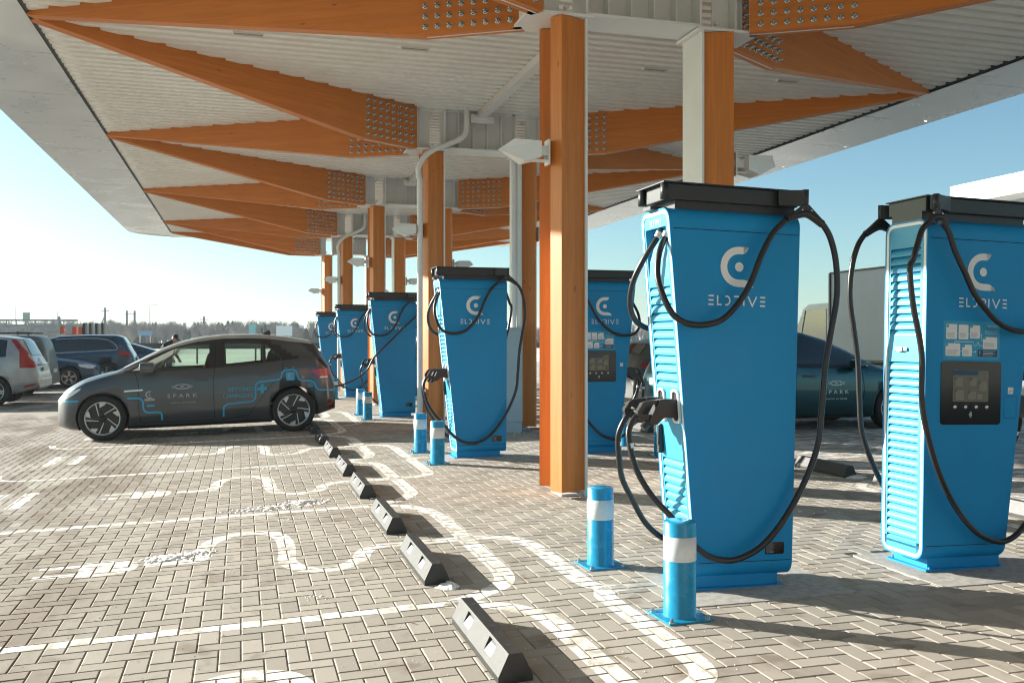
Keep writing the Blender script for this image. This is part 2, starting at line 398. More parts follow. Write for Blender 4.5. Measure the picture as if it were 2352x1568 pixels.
def paint(name, quads, far=False):
    mb = MB()
    for qd in quads:
        P = [(p[0], p[1]) for p in qd]
        x0 = min(p[0] for p in P); x1 = max(p[0] for p in P); y0 = min(p[1] for p in P); y1 = max(p[1] for p in P)
        bed = True; seen = set()
        if not in_zone((x0+x1)/2, (y0+y1)/2):
            mb.flat([(p[0], p[1], gz(p[0])-.006) for p in P]); continue
        for j in range(int(math.floor(y0/c)), int(math.floor(y1/c))+1):
            for i in range(int(math.floor(x0/c)), int(math.floor(x1/c))+1):
                t = BR.get((i, j))
                if t is None or id(t) in seen: continue
                seen.add(id(t))
                k = clip(P, *t[:4])
                if len(k) >= 3 and area(k) > 2e-6:
                    h, tx, ty, bx, by = t[4:9]
                    mb.flat([(u, v, gz(u)+h+.0006+(u-bx)*tx+(v-by)*ty) for u, v in k])
        mb.flat([(p[0], p[1], gz(p[0])-.0035) for p in P])
    o = mb.build(name, PAINT); tag(o, kind='structure'); return o
def quads(pts, w, closed=False):
    return ribbon(MB(), pts, w, lambda u, v: (u, v, 0), closed=closed)
def smooth2(pts, n=5): return [(p.x, p.y) for p in catmull([(a, b_, 0) for a, b_ in pts], n)]
LW = .118
loopA = [(1.06,4.93),(1.234,5.03),(1.427,5.19),(1.506,5.37),(1.531,5.611),(1.53,5.9),(1.53,6.4),(1.535,6.98),(1.52,7.445),(1.441,7.754),(1.291,7.959),(1.08,8.05)]
loopB = [(1.089,8.10),(1.343,8.24),(1.49,8.50),(1.52,8.8),(1.51,9.6),(1.50,10.58),(1.42,10.80),(1.281,10.95),(1.053,11.05)]
cabA = [(-.50,6.52),(-.289,6.53),(-.255,6.68),(-.226,7.0),(-.128,7.2),(.023,7.29),(.14,7.28),(.251,7.16),(.30,6.87),(.30,6.52),(.291,6.25),(.362,6.05),(.468,5.965),(.6,5.98),(.735,6.145),(.80,6.36),(.894,6.48),(1.055,6.49),(1.431,6.49),(1.62,6.49),(1.80,6.40),(1.90,6.20),(1.915,5.9),(1.91,5.4),(1.915,5.06),(1.98,4.95),(2.1,4.92),(2.34,4.91)]
cabB = [(-.50,9.54),(-.31,9.55),(-.25,9.7),(-.22,10.0),(-.13,10.24),(.03,10.30),(.19,10.22),(.262,9.98),(.275,9.6),(.285,9.3),(.36,9.08),(.50,8.985),(.62,9.01),(.72,9.12),(.775,9.34),(.88,9.49),(1.1,9.52),(1.6,9.52),(1.80,9.58),(1.895,9.74),(1.91,10.1),(1.91,10.75),(1.93,10.93),(2.02,11.01),(2.34,11.01)]
def plug(y):
    q = []
    hd = [(-1.0, y-.20), (-.76, y-.20), (-.66, y-.12), (-.64, y), (-.66, y+.12), (-.76, y+.20), (-1.0, y+.20)]
    for i in range(1, len(hd)-1): q.append([hd[0], hd[i], hd[i+1]])
    q.append([(-1.25, y-.15), (-1.0, y-.15), (-1.0, y-.08), (-1.25, y-.08)])
    q.append([(-1.25, y+.08), (-1.0, y+.08), (-1.0, y+.15), (-1.25, y+.15)])
    q.append([(-.61, y-.07), (-.50, y-.045), (-.50, y+.045), (-.61, y+.07)])
    return q
for k in range(-1, 5):
    D = 6.1*k
    sh = lambda P: [(a, b_+D) for a, b_ in P]
    Q = []
    for base, lp in ((4.95, loopA), (8.06, loopB)):
        line = [(-2.15, base+D)]; x = -2.15
        while x < 1.0: x += .4; line.append((min(x, 1.06), base+D))
        Q += quads(line, LW)
        Q += quads(smooth2(sh(lp), 4), .125)
        Q += quads(smooth2([(-2.15, base+D), (-2.35, base+.04+D), (-2.52, base+.20+D), (-2.60, base+.55+D)], 4), .09)
    paint('parking_line', Q)
    paint('cable_artwork', quads(smooth2(sh(cabA), 4), .12) + plug(6.52+D) + quads(smooth2(sh(cabB), 4), .12) + plug(9.54+D))
    blk = []
    for y in (6.2, 9.2):
        for x0 in (-2.02, -2.30):
            blk.append([(x0, y+D), (x0+.12, y+D), (x0+.13, y+.92+D), (x0-.01, y+.92+D)])
    paint('bay_letter_blocks', blk)
    # mirrored bays on the far side of the island
    Q = []
    for y in (4.95, 8.06):
        Q += quads([(10.2-.5*i, y+D) for i in range(9)], .095)
        Q += quads(smooth2([(6.04, y+D+.05), (5.8, y+.2+D), (5.62, y+.5+D), (5.60, y+1.5+D), (5.62, y+2.5+D), (5.8, y+2.85+D), (6.04, y+3.02+D)], 4), .105)
    paint('parking_line', Q)

# snow: lumps left by ploughs and salt grit
def snow_heap(cx, cy, lx, ly, h, n, seed, mb):
    rnd = random.Random(seed)
    for i in range(int(n*1.5)):
        a = rnd.uniform(0, 6.28); r = rnd.random()**.7
        x = cx+math.cos(a)*r*lx; y = cy+math.sin(a)*r*ly; s = h*rnd.uniform(.2, .75)*(1.1-r*.75)
        sx, sy = s*rnd.uniform(1.2, 4.2), s*rnd.uniform(1.2, 3.4); m = 9
        vs = [(x, y, gz(x)+s*rnd.uniform(.7, 1.1))]
        for rr, zz_ in ((.55, .75), (1.0, -.3)):
            for k in range(m):
                b_ = 6.283*k/m; q_ = rr*rnd.uniform(.75, 1.25)
                vs.append((x+sx*q_*math.cos(b_), y+sy*q_*math.sin(b_), gz(x)+s*zz_*rnd.uniform(.6, 1.2) if zz_ > 0 else gz(x)-.004))
        fs = [(0, 1+k, 1+(k+1) % m) for k in range(m)] + [(1+k, 1+m+k, 1+m+(k+1) % m, 1+(k+1) % m) for k in range(m)]
        mb.add(vs, fs, 0, True)
mb = MB()
snow_heap(-.44, 6.66, .20, .13, .030, 60, 1, mb); snow_heap(-.30, 6.74, .14, .10, .024, 34, 11, mb)
snow_heap(.22, 8.30, .42, .16, .022, 80, 2, mb); snow_heap(.55, 8.45, .26, .18, .030, 50, 12, mb)
snow_heap(.28, 10.9, .3, .14, .014, 26, 3, mb); snow_heap(.34, 7.72, .13, .05, .010, 12, 4, mb)
snow_heap(.42, 5.35, .11, .10, .008, 14, 5, mb); snow_heap(1.155, 5.30, .05, .05, .035, 26, 6, mb)
snow_heap(.5, 12.2, .2, .2, .012, 26, 7, mb); snow_heap(-.6, 14.2, 1.6, .3, .010, 60, 8, mb)
snow_heap(3.3, 9.8, .4, .2, .012, 18, 9, mb); snow_heap(4.1, 6.9, .9, .5, .010, 30, 10, mb)
snow_heap(6.0, 8.2, .12, .1, .05, 22, 13, mb); snow_heap(3.6, 13.5, .9, .5, .014, 40, 14, mb)
snow_heap(1.12, 8.44, .04, .03, .012, 8, 15, mb); snow_heap(1.1, 11.45, .08, .04, .014, 8, 16, mb)
tag(mb.build('snow_patches', M['snow']), 'lumps of grey snow scattered over the block paving', 'snow', kind='stuff')
mb = MB(); rnd = random.Random(5)
for i in range(1500):
    y = 2.6+7*rnd.random()**1.5; x = rnd.uniform(-.26*y-1, .2*y+1.4) if rnd.random() < .8 else rnd.uniform(-.2*y, .9*y)
    s = rnd.uniform(.0015, .0045)
    vs = [(x+s, y, gz(x)), (x-s*.5, y+s*.9, gz(x)), (x-s*.5, y-s*.9, gz(x)), (x, y, gz(x)+s*1.3)]
    mb.add(vs, [(0,1,3), (1,2,3), (2,0,3)], 0, True)
tag(mb.build('salt_grit', M['snow']), 'white grains of de-icing salt strewn over the paving', 'grit', kind='stuff')
# a few dead leaves
LEAF = mat('dead_leaf', (.12, .05, .02, 1), .8)
for n_, (x, y, s) in enumerate(((.835, 4.66, .014), (1.63, 9.05, .02))):
    mb = MB(); P = [(-1, 0), (-.4, .5), (.2, .35), (1, .05), (.3, -.45), (-.3, -.3)]
    mb.add([(0, 0, .25)] + [(a, b_, .1+.35*abs(b_)) for a, b_ in P], [(0, k+1, (k+1) % 6+1) for k in range(6)])
    o = mb.build('dead_leaf', LEAF, loc=(x, y, gz(x)+.002), rot=(0, 0, n_*1.3)); o.scale = (s, s, s)
    tag(o, ['curled brown leaf on the paving left of the nearest wheel stop', 'small brown leaf on the paving right of the white bay loops'][n_], 'leaf')
# ------------------------------------------------------------------ canopy
CX = 3.55; XI0, XI1 = -2.2, 9.3; XO0, XO1 = -3.48, 10.58; ZD = 4.90; YN = -4.6; YF = 32.35; YOF = 33.5
FR = [1.97+6.1*k for k in range(0, 6)]
canopy = empty('canopy', (CX, 14, 0), 0, 'long charging canopy of orange timber beams under a white corrugated roof', 'canopy')
OFF = Vector((-CX, -14, 0))
def cb(mb, name, mats, parent=None):
    """build in world coordinates below the canopy root"""
    mb.v = [tuple(Vector(v)+OFF) for v in mb.v] if parent is None or parent is canopy or True else mb.v
    return mb.build(name, mats, parent or canopy)
# corrugated deck, ribs across the canopy
mb = MB(); pitch = .2; y = YN; prof = []
while y < YF:
    prof += [(y, ZD+.085), (y+.055, ZD+.085), (y+.068, ZD), (y+.172, ZD), (y+.185, ZD+.085)]; y += pitch
vs = []
for X in (XI0+.03, XI1-.03):
    vs += [(X, a, z) for a, z in prof]
n = len(prof); mb.add(vs, [(i, i+1, n+i+1, n+i) for i in range(n-1)])
cb(mb, 'roof_deck', M['deck'])
# roof body above the deck
mb = MB(); mb.box((CX, (YN+YF)/2, ZD+.26), (XI1-XI0, YF-YN, .3)); cb(mb, 'roof', M['whitesteel'])
# fascia soffit ring in panels with dark seams, rounded far corners
mb = MB(); zf = ZD-.03; step = 2.03; y = YN-1.2
while y < YF-.9:
    y1 = min(y+step, YF-.9)
    for xa, xb in ((XO0, XI0), (XI1, XO1)):
        nseg = 6
        for q in range(nseg):
            u0 = xa+(xb-xa)*q/nseg; u1 = xa+(xb-xa)*(q+1)/nseg
            w0 = .004*math.sin(y*1.7+q*1.1); w1 = .004*math.sin(y*1.7+(q+1)*1.1)
            mb.add([(u0, y+.004, zf+w0), (u1, y+.004, zf+w1), (u1, y1-.004, zf-w1), (u0, y1-.004, zf-w0)], [(0, 3, 2, 1)], 0, True)
    y = y1
y0 = YF-.9
def outer(sgn, x0, x1):  # rounded corner between the side band and the end band
    r = 1.5; pts = []
    xo = XO0 if sgn < 0 else XO1
    for k in range(9):
        a = R(90*k/8); pts.append((xo-sgn*(r-r*math.cos(a)), YOF-r+r*math.sin(a)))
    return pts
PL = outer(-1, 0, 0); PR = outer(1, 0, 0)
mb.flat([(XI0, y0, zf), (XO0, y0, zf)]+[(a, b_, zf) for a, b_ in PL]+[(XI0, YOF, zf)])
mb.flat([(XI1, YOF, zf)]+[(a, b_, zf) for a, b_ in PR[::-1]]+[(XO1, y0, zf), (XI1, y0, zf)])
x = XI0
while x < XI1-.1:
    x2 = min(x+2.3, XI1); mb.flat([(x+.004, YF, zf), (x+.004, YOF, zf), (x2-.004, YOF, zf), (x2-.004, YF, zf)]); x = x2
mb.flat([(XI0, YN-1.2, zf), (XI0, YN, zf), (XI1, YN, zf), (XI1, YN-1.2, zf)])
# outer edge upstand
E_ = [(XO0, YN-1.2), (XO0, y0)]+PL+PR[::-1]+[(XO1, y0), (XO1, YN-1.2)]
E_ = [(XO0, YN-1.2)]+PL+[(p[0], p[1]) for p in PR[::-1]]+[(XO1, YN-1.2)]
n = len(E_); cxy = Vector((CX, 14))
up = []
for (dz_, off) in ((0, 0), (.05, .03), (.30, .035), (.33, 0), (.33, -.5)):
    for a, b_ in E_:
        d = Vector((a-CX, 0)).normalized(); d = Vector((1 if a > CX else -1, 0)) if b_ < YOF-1.5 else Vector((a-(XO0+1.5 if a < CX else XO1-1.5), b_-(YOF-1.5))).normalized()
        up.append((a+d.x*off, b_+d.y*off, zf+dz_))
mb.add(up, [(j*n+i, j*n+i+1, (j+1)*n+i+1, (j+1)*n+i) for j in range(4) for i in range(n-1)], 0)
fo = cb(mb, 'fascia', M['fascia'])
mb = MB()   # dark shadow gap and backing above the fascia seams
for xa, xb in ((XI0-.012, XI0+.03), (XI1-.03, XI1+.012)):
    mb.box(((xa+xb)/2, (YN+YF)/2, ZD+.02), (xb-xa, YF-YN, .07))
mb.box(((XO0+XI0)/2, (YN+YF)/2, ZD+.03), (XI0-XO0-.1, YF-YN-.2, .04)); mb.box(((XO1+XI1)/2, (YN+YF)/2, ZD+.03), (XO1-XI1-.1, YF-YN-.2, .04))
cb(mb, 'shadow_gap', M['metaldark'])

TH = .14
zc, zt = 4.27, 4.855
def beam(P, T, name='beam'):
    """tapered glulam from the column end P to the tip T (xy)"""
    P = Vector(P); T = Vector(T); d = (T-P); L = d.length; d.normalize(); nn = Vector((-d.y, d.x))
    prof = [(0, zc), (.95, zc), (L, zt), (L, 5.0), (0, 5.0)]
    mb = MB()
    def f(u, v, h): p = P+d*u+nn*h; return (p.x, p.y, v)
    n = len(prof); vs = [f(u, v, -TH/2) for u, v in prof]+[f(u, v, TH/2) for u, v in prof]
    fs = [list(range(n)), list(range(n, 2*n))[::-1]]+[(i, n+i, n+(i+1) % n, (i+1) % n) for i in range(n)]
    uo = random.uniform(0, 20)
    uvs = [[(prof[k][0]+uo, prof[k][1]) for k in range(n)], [(prof[k][0]+uo, prof[k][1]+3) for k in list(range(n))[::-1]]]
    for i in range(n):
        a, b_ = prof[i], prof[(i+1) % n]; uvs.append([(a[0]+uo, 7), (a[0]+uo, 7.14), (b_[0]+uo, 7.14), (b_[0]+uo, 7)])
    mb.add(vs, fs, 0, False, uvs)
    o = cb(mb, name, M['wood'])
    mb = MB(); z0 = zc-.001   # steel plate let into the underside
    a = P+d*.02; b_ = P+d*.93
    for h in (-.006,):
        mb.add([f(.0, zc-.004, -.008), (f(.93, zc-.004, -.008)), f(.93, zc-.004, .008), f(.0, zc-.004, .008), f(.0, zc+.01, -.008), f(.93, zc+.01, -.008), f(.93, zc+.01, .008), f(.0, zc+.01, .008)],
               [(0,1,2,3), (0,4,5,1), (1,5,6,2), (2,6,7,3), (3,7,4,0)])
    cb(mb, 'slot_plate', M['whitesteel'], o)
    return o, P, d, nn
# one dome nut on its washer
def nut_mb(sc=1):
    m_ = MB()
    m_.lathe([(0, .004*sc), (.028*sc, .004*sc), (.030*sc, 0)][::-1], 14)
    m_.lathe([(.020, .004), (.020, .022), (.016, .025), (.013, .027), (.013, .046), (.009, .055), (0, .058)], 6, None, 0, True)
    return m_
nutme = None; NB = []
def bolts(o, P, d, nn):
    for side in (-1, 1):
        nd = nn*side
        rot = Vector((nd.x, nd.y, 0)).to_track_quat('Z', 'Y').to_matrix().to_4x4()
        for i in range(8):
            for j in range(6):
                u = .10+.118*i; z = zc+.075+.098*j
                p = P+d*u+nd*(TH/2)
                NB.append(((p-Vector((0, 0))).length, Matrix.Translation(Vector((p.x, p.y, z))+OFF) @ rot, o, side))
post_n = 0
for fi, fy in enumerate(FR):
    for sx in (-1, 1):
        xe = CX+sx*(-.0)                     # mirrored column lines
        def mx(x): return CX+sx*(x-CX) if sx > 0 else x
        mir = (lambda x: x) if sx < 0 else (lambda x: 2*CX-x)
        tipx = mir(XI0+.04)
        # two glulam legs set in a V, open towards the bays
        for sy in (-1, 1):
            a = Vector((mir(2.675), fy+sy*.225)); b_ = Vector((mir(2.945), fy+sy*.10)); t = (b_-a).normalized(); nn = Vector((-t.y, t.x))*(.0715)
            Pq = [a-nn, b_-nn, b_+nn, a+nn]
            mb = MB(); z0, z1 = .055, 4.262; vs = [(p.x, p.y, z0) for p in Pq]+[(p.x, p.y, z1) for p in Pq]
            fs = [(0,1,5,4), (1,2,6,5), (2,3,7,6), (3,0,4,7), (0,3,2,1), (4,5,6,7)]; uo = random.uniform(0, 30)
            uvs = []
            for k, f_ in enumerate(fs[:4]):
                w_ = (.3, .143)[k % 2]; uvs.append([(uo, k), (uo, k+w_), (uo+4.2, k+w_), (uo+4.2, k)])
            uvs += [[(0, 0), (0, .1), (.3, .1), (.3, 0)]]*2
            mb.add(vs, fs, 0, False, uvs); po_ = cb(mb, 'post', M['wood'])
            if fi <= 3:
                m2 = MB(); z = .42; k = 0
                while z < 4.1:
                    for q, off in ((0, .06 if k % 2 else .2),):
                        p = a+t*off-nn*(1.0 if sy < 0 else -1.0)
                        nv = (-nn if sy < 0 else nn); rt = Vector((nv.x, nv.y, 0)).to_track_quat('Z', 'Y').to_matrix().to_4x4()
                        m2.lathe([(.006, .0), (.006, .003), (0, .004)], 8, Matrix.Translation((p.x, p.y, z)) @ rt)
                    z += .52; k += 1
                cb(m2, 'screw_heads', M['steel'], po_)
        # steel flange between the legs and the portal
        mb = MB(); xf = mir(2.972); mb.box((xf, fy, 2.15), (.022, .40, 4.3))
        mb.box((mir(2.86), fy, 2.15), (.2, .02, 4.28))
        mb.box((mir(2.86), fy, .012), (.22, .30, .02)); cb(mb, 'steel_core', M['whitesteel'])
        mb = MB(); mb.box((mir(2.72), fy, 4.283), (.62, .50, .026))
        for s2 in (-1, 1): mb.box((mir(2.46), fy+s2*.17, 4.6), (.02, .20, .62), rz=(s2*sx)*-.55 if sx < 0 else s2*.55)
        mb.box((mir(2.63), fy, 4.6), (.30, .014, .60)); mb.box((mir(2.985), fy, 4.6), (.022, .36, .60)); mb.box((mir(2.60), fy, 4.6), (.02, .30, .6))
        mb.box((mir(2.72), fy, 4.915), (.62, .42, .02))
        for s2 in (-1, 1):
            for z in (4.38, 4.85): mb.lathe([(.022, -.02), (.022, .02), (0, .021)], 6, Matrix.Translation((mir(2.80), fy+s2*.13, z)) @ Matrix.Rotation(R(90), 4, 'X'), 0)
        cb(mb, 'connection_box', M['whitesteel'])
        for sy in (-1, 1):
            if fi == 5 and sy > 0: T = (tipx, YF-.12)
            else: T = (tipx, fy+sy*3.0)
            o, P, d, nn = beam((mir(2.50), fy+sy*.22), T)
            if fi <= 5: bolts(o, P, d, nn)
    # portal between the two column lines
    mb = MB(); mb.box((CX, fy, 4.32), (1.14, .40, .024)); mb.box((CX, fy, 4.62), (1.14, .014, .57)); mb.box((CX, fy, 4.915), (1.14, .3, .02))
    for q in range(1, 5): mb.box((2.985+q*.226, fy, 4.62), (.012, .28, .57))
    cb(mb, 'portal_beam', M['whitesteel'])
# bolts: the hundred nearest the camera as parts of their beams, the rest as one part
SEE = []
fwd = Vector((math.sin(YAW), math.cos(YAW), 0))
for dd, mt, o, side in NB:
    p = mt.translation-OFF; v = p-Vector((0, 0, 1.4)); nrm = mt.to_3x3() @ Vector((0, 0, 1))
    f_ = v.dot(fwd); x_ = v.x*math.cos(YAW)-v.y*math.sin(YAW)
    inview = f_ > 0 and abs(x_/f_) < .56 and (v.z/f_) < .38
    SEE.append((0 if (inview and nrm.dot(-v) > 0) else 1, v.length, mt, o))
SEE.sort(key=lambda q: q[:2])
nm = nut_mb().build('bolt', M['bolt'], canopy); first = True; nutme = nm.data
for k, (vis, L_, mt, o) in enumerate(SEE[:100]):
    b_ = nm if k == 0 else nm.copy()
    if k: COL.objects.link(b_)
    b_.parent = o; b_.matrix_basis = mt
mb = MB(); base = nut_mb()
for k, (vis, L_, mt, o) in enumerate(SEE[100:]):
    mb.v_off = len(mb.v); off = len(mb.v)
    mb.v += [tuple(mt @ Vector(v)) for v in base.v]
    for f_, mi, sm in zip(base.f, base.m, base.sm): mb.f.append([off+q for q in f_]); mb.m.append(mi); mb.sm.append(sm); mb.uv.append(None)
tag(mb.build('bolt', M['bolt'], canopy), kind='stuff')
# tube running between frames under the deck
for i in range(5):
    y0_, y1_ = FR[i]+.2, FR[i+1]-.2; mb = MB()
    mb.box((CX, (y0_+y1_)/2, ZD-.052), (.13, y1_-y0_, .10)); mb.box((CX, y0_+.03, ZD-.12), (.36, .06, .12)); mb.box((CX, y1_-.03, ZD-.12), (.36, .06, .12))
    for s2 in (-1, 1):
        for yy in (y0_+.1, y1_-.1): mb.lathe([(.022, 0), (.022, .03), (0, .031)], 6, Matrix.Translation((CX+s2*.13, yy, ZD-.1)) @ Matrix.Rotation(R(90), 4, 'X'))
    cb(mb, 'ridge_tube', M['whitesteel'])
# recessed canopy lights
CLY = ['first', 'second', 'third', 'fourth']
for k in range(5):
    for q, x in enumerate((.08, 2.0, 5.14, 7.09)):
        mb = MB(); mb.box((0, 0, 0), (.32, .008, .02)); mb.box((0, .066, 0), (.32, .008, .02)); mb.box((-.164, .033, 0), (.008, .074, .02)); mb.box((.164, .033, 0), (.008, .074, .02))
        w = empty('ceiling_light', (x, 4.98+6.1*k, ZD-.010), 0, None, 'ceiling light', 'recessed lights in the canopy soffit')
        tag(w, 'small recessed slot light in the white corrugated canopy soffit'); mb.build('frame', M['lampwhite'], w)
        mb = MB(); mb.box((0, .033, .006), (.32, .058, .006)); mb.build('lens', M['blackgloss'], w)
# rainwater pipes
def pipe(xs_pts, label):
    mb = MB(); mb.tube(catmull(xs_pts, 6), .043, 14); o = mb.build('downpipe', M['whitesteel']); tag(o, label, 'downpipe', 'white rainwater pipes on the posts')
    return o
LB = ['thick white downpipe bending round the second left orange post', 'thin white downpipe bending round the far fourth left orange post']
for q, fy in enumerate((FR[2], FR[4])):
    y = fy-.27
    pipe([(3.30, y, 4.93), (3.30, y, 4.75), (3.29, y, 4.58), (3.22, y, 4.47), (3.05, y, 4.38), (2.80, y-.02, 4.27), (2.64, y-.02, 4.14), (2.56, y-.01, 3.98), (2.57, y, 3.82), (2.585, y+.02, 3.66), (2.585, y+.02, 2.0), (2.585, y+.02, 0)], LB[q])
for q, x in enumerate((4.04, 4.13)):
    y = FR[2]-.30
    o = pipe([(x+.05, y+.1, 4.30), (x, y, 4.16), (x, y, 3.9), (x, y, 2), (x, y, .0)], ['left white pipe of the pair above the grey cabinet', 'right white pipe of the pair above the grey cabinet'][q])
# wall lights on the posts
def post_lamp(loc, face, label):
    w = empty('post_lamp', loc, 0 if face < 0 else math.pi, label, 'lamp', 'white wedge lamps on the canopy posts')
    mb = MB()   # wedge head, local -x is outwards
    V = [(-.10, -.13, .075), (-.10, .13, .075), (-.10, -.13, -.06), (-.10, .13, -.06), (-.345, -.13, .082), (-.345, .13, .082), (-.46, 0, .005), (-.24, -.10, -.10), (-.24, .10, -.10)]
    mb.add(V, [(0,1,3,2), (0,4,5,1), (4,6,5), (0,2,7), (0,7,6,4), (1,8,3), (1,5,6,8), (6,7,8), (2,3,8,7)])
    mb.build('lamp_head', M['lampwhite'], w)
    mb = MB(); mb.box((-.05, 0, .01), (.11, .075, .085)); mb.build('arm', M['lampwhite'], w)
    mb = MB(); mb.box((-.008, 0, 0), (.016, .12, .22)); mb.box((-.07, 0, -.075), (.13, .09, .012)); mb.build('bracket', M['whitesteel'], w)
OR_ = ['nearest', 'second', 'third', 'fourth', 'farthest']
for k in range(5):
    fy = FR[k+1]
    post_lamp((2.62, fy-.17, 3.06), -1, '%s white wedge lamp on the left line of orange posts' % OR_[k])
    post_lamp((2*CX-2.62, fy-.12, 3.06), 1, '%s white wedge lamp on the right line of orange posts' % OR_[k])
# utility cabinet
cabn = empty('utility_cabinet', (3.87, 13.76, 0), 0, 'tall grey utility cabinet standing behind the second charger of the left row', 'cabinet')
mb = MB(); mb.box((0, 0, .86), (.44, .40, 1.40), bev=.006); mb.build('body', M['cabinet'], cabn)
mb = MB(); mb.box((0, 0, .08), (.42, .38, .155)); mb.build('plinth', M['cabinet'], cabn)
mb = MB(); mb.box((0, 0, 1.575), (.47, .43, .03), bev=.004); mb.build('lid', M['cabinet'], cabn)
mb = MB(); mb.box((0, -.202, .80), (.41, .006, 1.20)); mb.box((.16, -.21, .9), (.02, .02, .12)); mb.build('door', M['cabinet'], cabn)
# ------------------------------------------------------------------ chargers
# local frame: x along the wide face, plug end at -x, -y logo face, +y screen face, z up
HD = .19
def xL(z): return -.465+(2.12-z)/(2.12-.06)*.219
def xR(z): return .363-(2.12-z)/(2.12-.06)*.009
def tf(P): return [(x-.0227*z, y, z) for x, y, z in P]
def tb(P):
    o = []
    for x, y, z in P:
        t = max(0, min(1, -x/.4)); o.append((x+(-.09+.0227*z)*(1-t)-.0227*z*t, y, z))
    return o
PROF = rrect(-HD, .065, HD, 2.125, .075, 6)
def endpt(side, v, z, dep=0):   # point on an end plane, v = y, dep inwards
    return (xL(z)+dep, v, z) if side < 0 else (xR(z)-dep, v, z)
def scaled(d): return rrect(-HD+d, .065+d, HD-d, 2.125-d, max(.012, .075-d), 6)
def make_shell():
    mb = MB(); n = len(PROF); NX = 8; vs = []
    for i in range(NX+1):
        for y, z in PROF: t = i/NX; vs.append((xL(z)*(1-t)+xR(z)*t, y, z))
    for i in range(NX):
        for k in range(n):
            k2 = (k+1) % n; mb_f = (i*n+k, (i+1)*n+k, (i+1)*n+k2, i*n+k2)
            pass
    mb.add(vs, [(i*n+k, (i+1)*n+k, (i+1)*n+(k+1) % n, i*n+(k+1) % n) for i in range(NX) for k in range(n)], 0, True)
    for side in (-1, 1):      # thin blue lip round each end
        A = scaled(0); B = scaled(.009)
        vs = [endpt(side, y, z) for y, z in A]+[endpt(side, y, z, .0) for y, z in B]+[endpt(side, y, z, .012) for y, z in B]
        mb.add(vs, [(j*n+k, j*n+(k+1) % n, (j+1)*n+(k+1) % n, (j+1)*n+k) for j in range(2) for k in range(n)])
    return mb
def make_trim(side):
    mb = MB(); A = scaled(.011); B = scaled(.031); n = len(A)
    vs = [endpt(side, y, z, .012) for y, z in A]+[endpt(side, y, z, .0015) for y, z in A]+[endpt(side, y, z, .0015) for y, z in B]+[endpt(side, y, z, .012) for y, z in B]
    mb.add(vs, [(j*n+k, j*n+(k+1) % n, (j+1)*n+(k+1) % n, (j+1)*n+k) for j in range(3) for k in range(n)])
    return mb
def make_panel(side, rows):
    """pressed end panel; rows = [(z0, z1, depth)] pockets sloping in towards their top"""
    mb = MB(); B = .031; P0 = .006; v0, v1 = -HD+B, HD-B; L_, R_ = (-.128, .142) if side < 0 else (-.142, .128)
    cap = scaled(B); zb, ztp = .065+.10, 2.125-.10
    for lo, hi, sel in ((0, zb, lambda z: z <= zb), (ztp, 9, lambda z: z >= ztp)):
        pts = [(y, z) for y, z in cap if sel(z)]
        if lo == 0: pts = sorted([p for p in pts if p[0] < 0], key=lambda p: -p[1])+sorted([p for p in pts if p[0] >= 0], key=lambda p: p[1]); pts = [(v0, zb)]+pts+[(v1, zb)]
        else: pts = sorted([p for p in pts if p[0] < 0], key=lambda p: p[1])+sorted([p for p in pts if p[0] >= 0], key=lambda p: -p[1]); pts = [(v0, ztp)]+pts+[(v1, ztp)]
        mb.flat([endpt(side, y, z, P0) for y, z in pts])
    z = zb
    def q(a, b_, z0, z1): mb.flat([endpt(side, a, z0, P0), endpt(side, b_, z0, P0), endpt(side, b_, z1, P0), endpt(side, a, z1, P0)])
    for z0, z1, dp in sorted(rows):
        if z0 > z+1e-4: q(v0, v1, z, z0)
        q(v0, L_, z0, z1); q(R_, v1, z0, z1); E_ = lambda v, zz, d: endpt(side, v, zz, P0+d)
        zm = z0+(z1-z0)*.45
        # curved flap: flush at the bottom, deep at the top
        C_ = [(z0, 0), (z0+(z1-z0)*.35, dp*.12), (z0+(z1-z0)*.7, dp*.45), (z1-.002, dp)]
        for k in range(3):
            (a, d0), (b_, d1) = C_[k], C_[k+1]
            mb.add([E_(L_, a, d0), E_(R_, a, d0), E_(R_, b_, d1), E_(L_, b_, d1)], [(0,1,2,3)], 0, True)
        mb.flat([E_(L_, z1-.002, dp), E_(R_, z1-.002, dp), E_(R_, z1, 0), E_(L_, z1, 0)])
        for v in (L_, R_): mb.flat([E_(v, a, d) for a, d in C_]+[E_(v, z1, 0)])
        z = z1
    if z < ztp: q(v0, v1, z, ztp)
    return mb
def face_fn(side, off=.001):   # side -1 = logo face at y=-HD ; +1 = screen face; u runs to the viewer's right
    return (lambda u, v: (u, -HD-off, v)) if side < 0 else (lambda u, v: (-u, HD+off, v))
def letters(mb, fn, u0, z0, h, mi=0, total=.356):
    """the seven stencil letters of the maker's word mark"""
    s = total/.356; w = .0088*s
    def st(*p): ribbon(mb, [(u0+a*s, z0+b_*h) for a, b_ in p], w, fn, mi)
    for x in (0, .324):
        for y in (.06, .5, .94): st((x, y), (x+.032, y))
    st((.056, 1), (.056, .06)); st((.0516, .06), (.082, .06))
    st((.104, .94), (.118, .94), (.128, .80), (.133, .5), (.128, .20), (.118, .06), (.104, .06))
    st((.158, .94), (.185, .94), (.195, .80), (.195, .60), (.185, .45), (.178, .42)); st((.184, .45), (.198, 0))
    st((.220, 0), (.220, 1)); st((.247, 1), (.274, .02), (.301, 1))
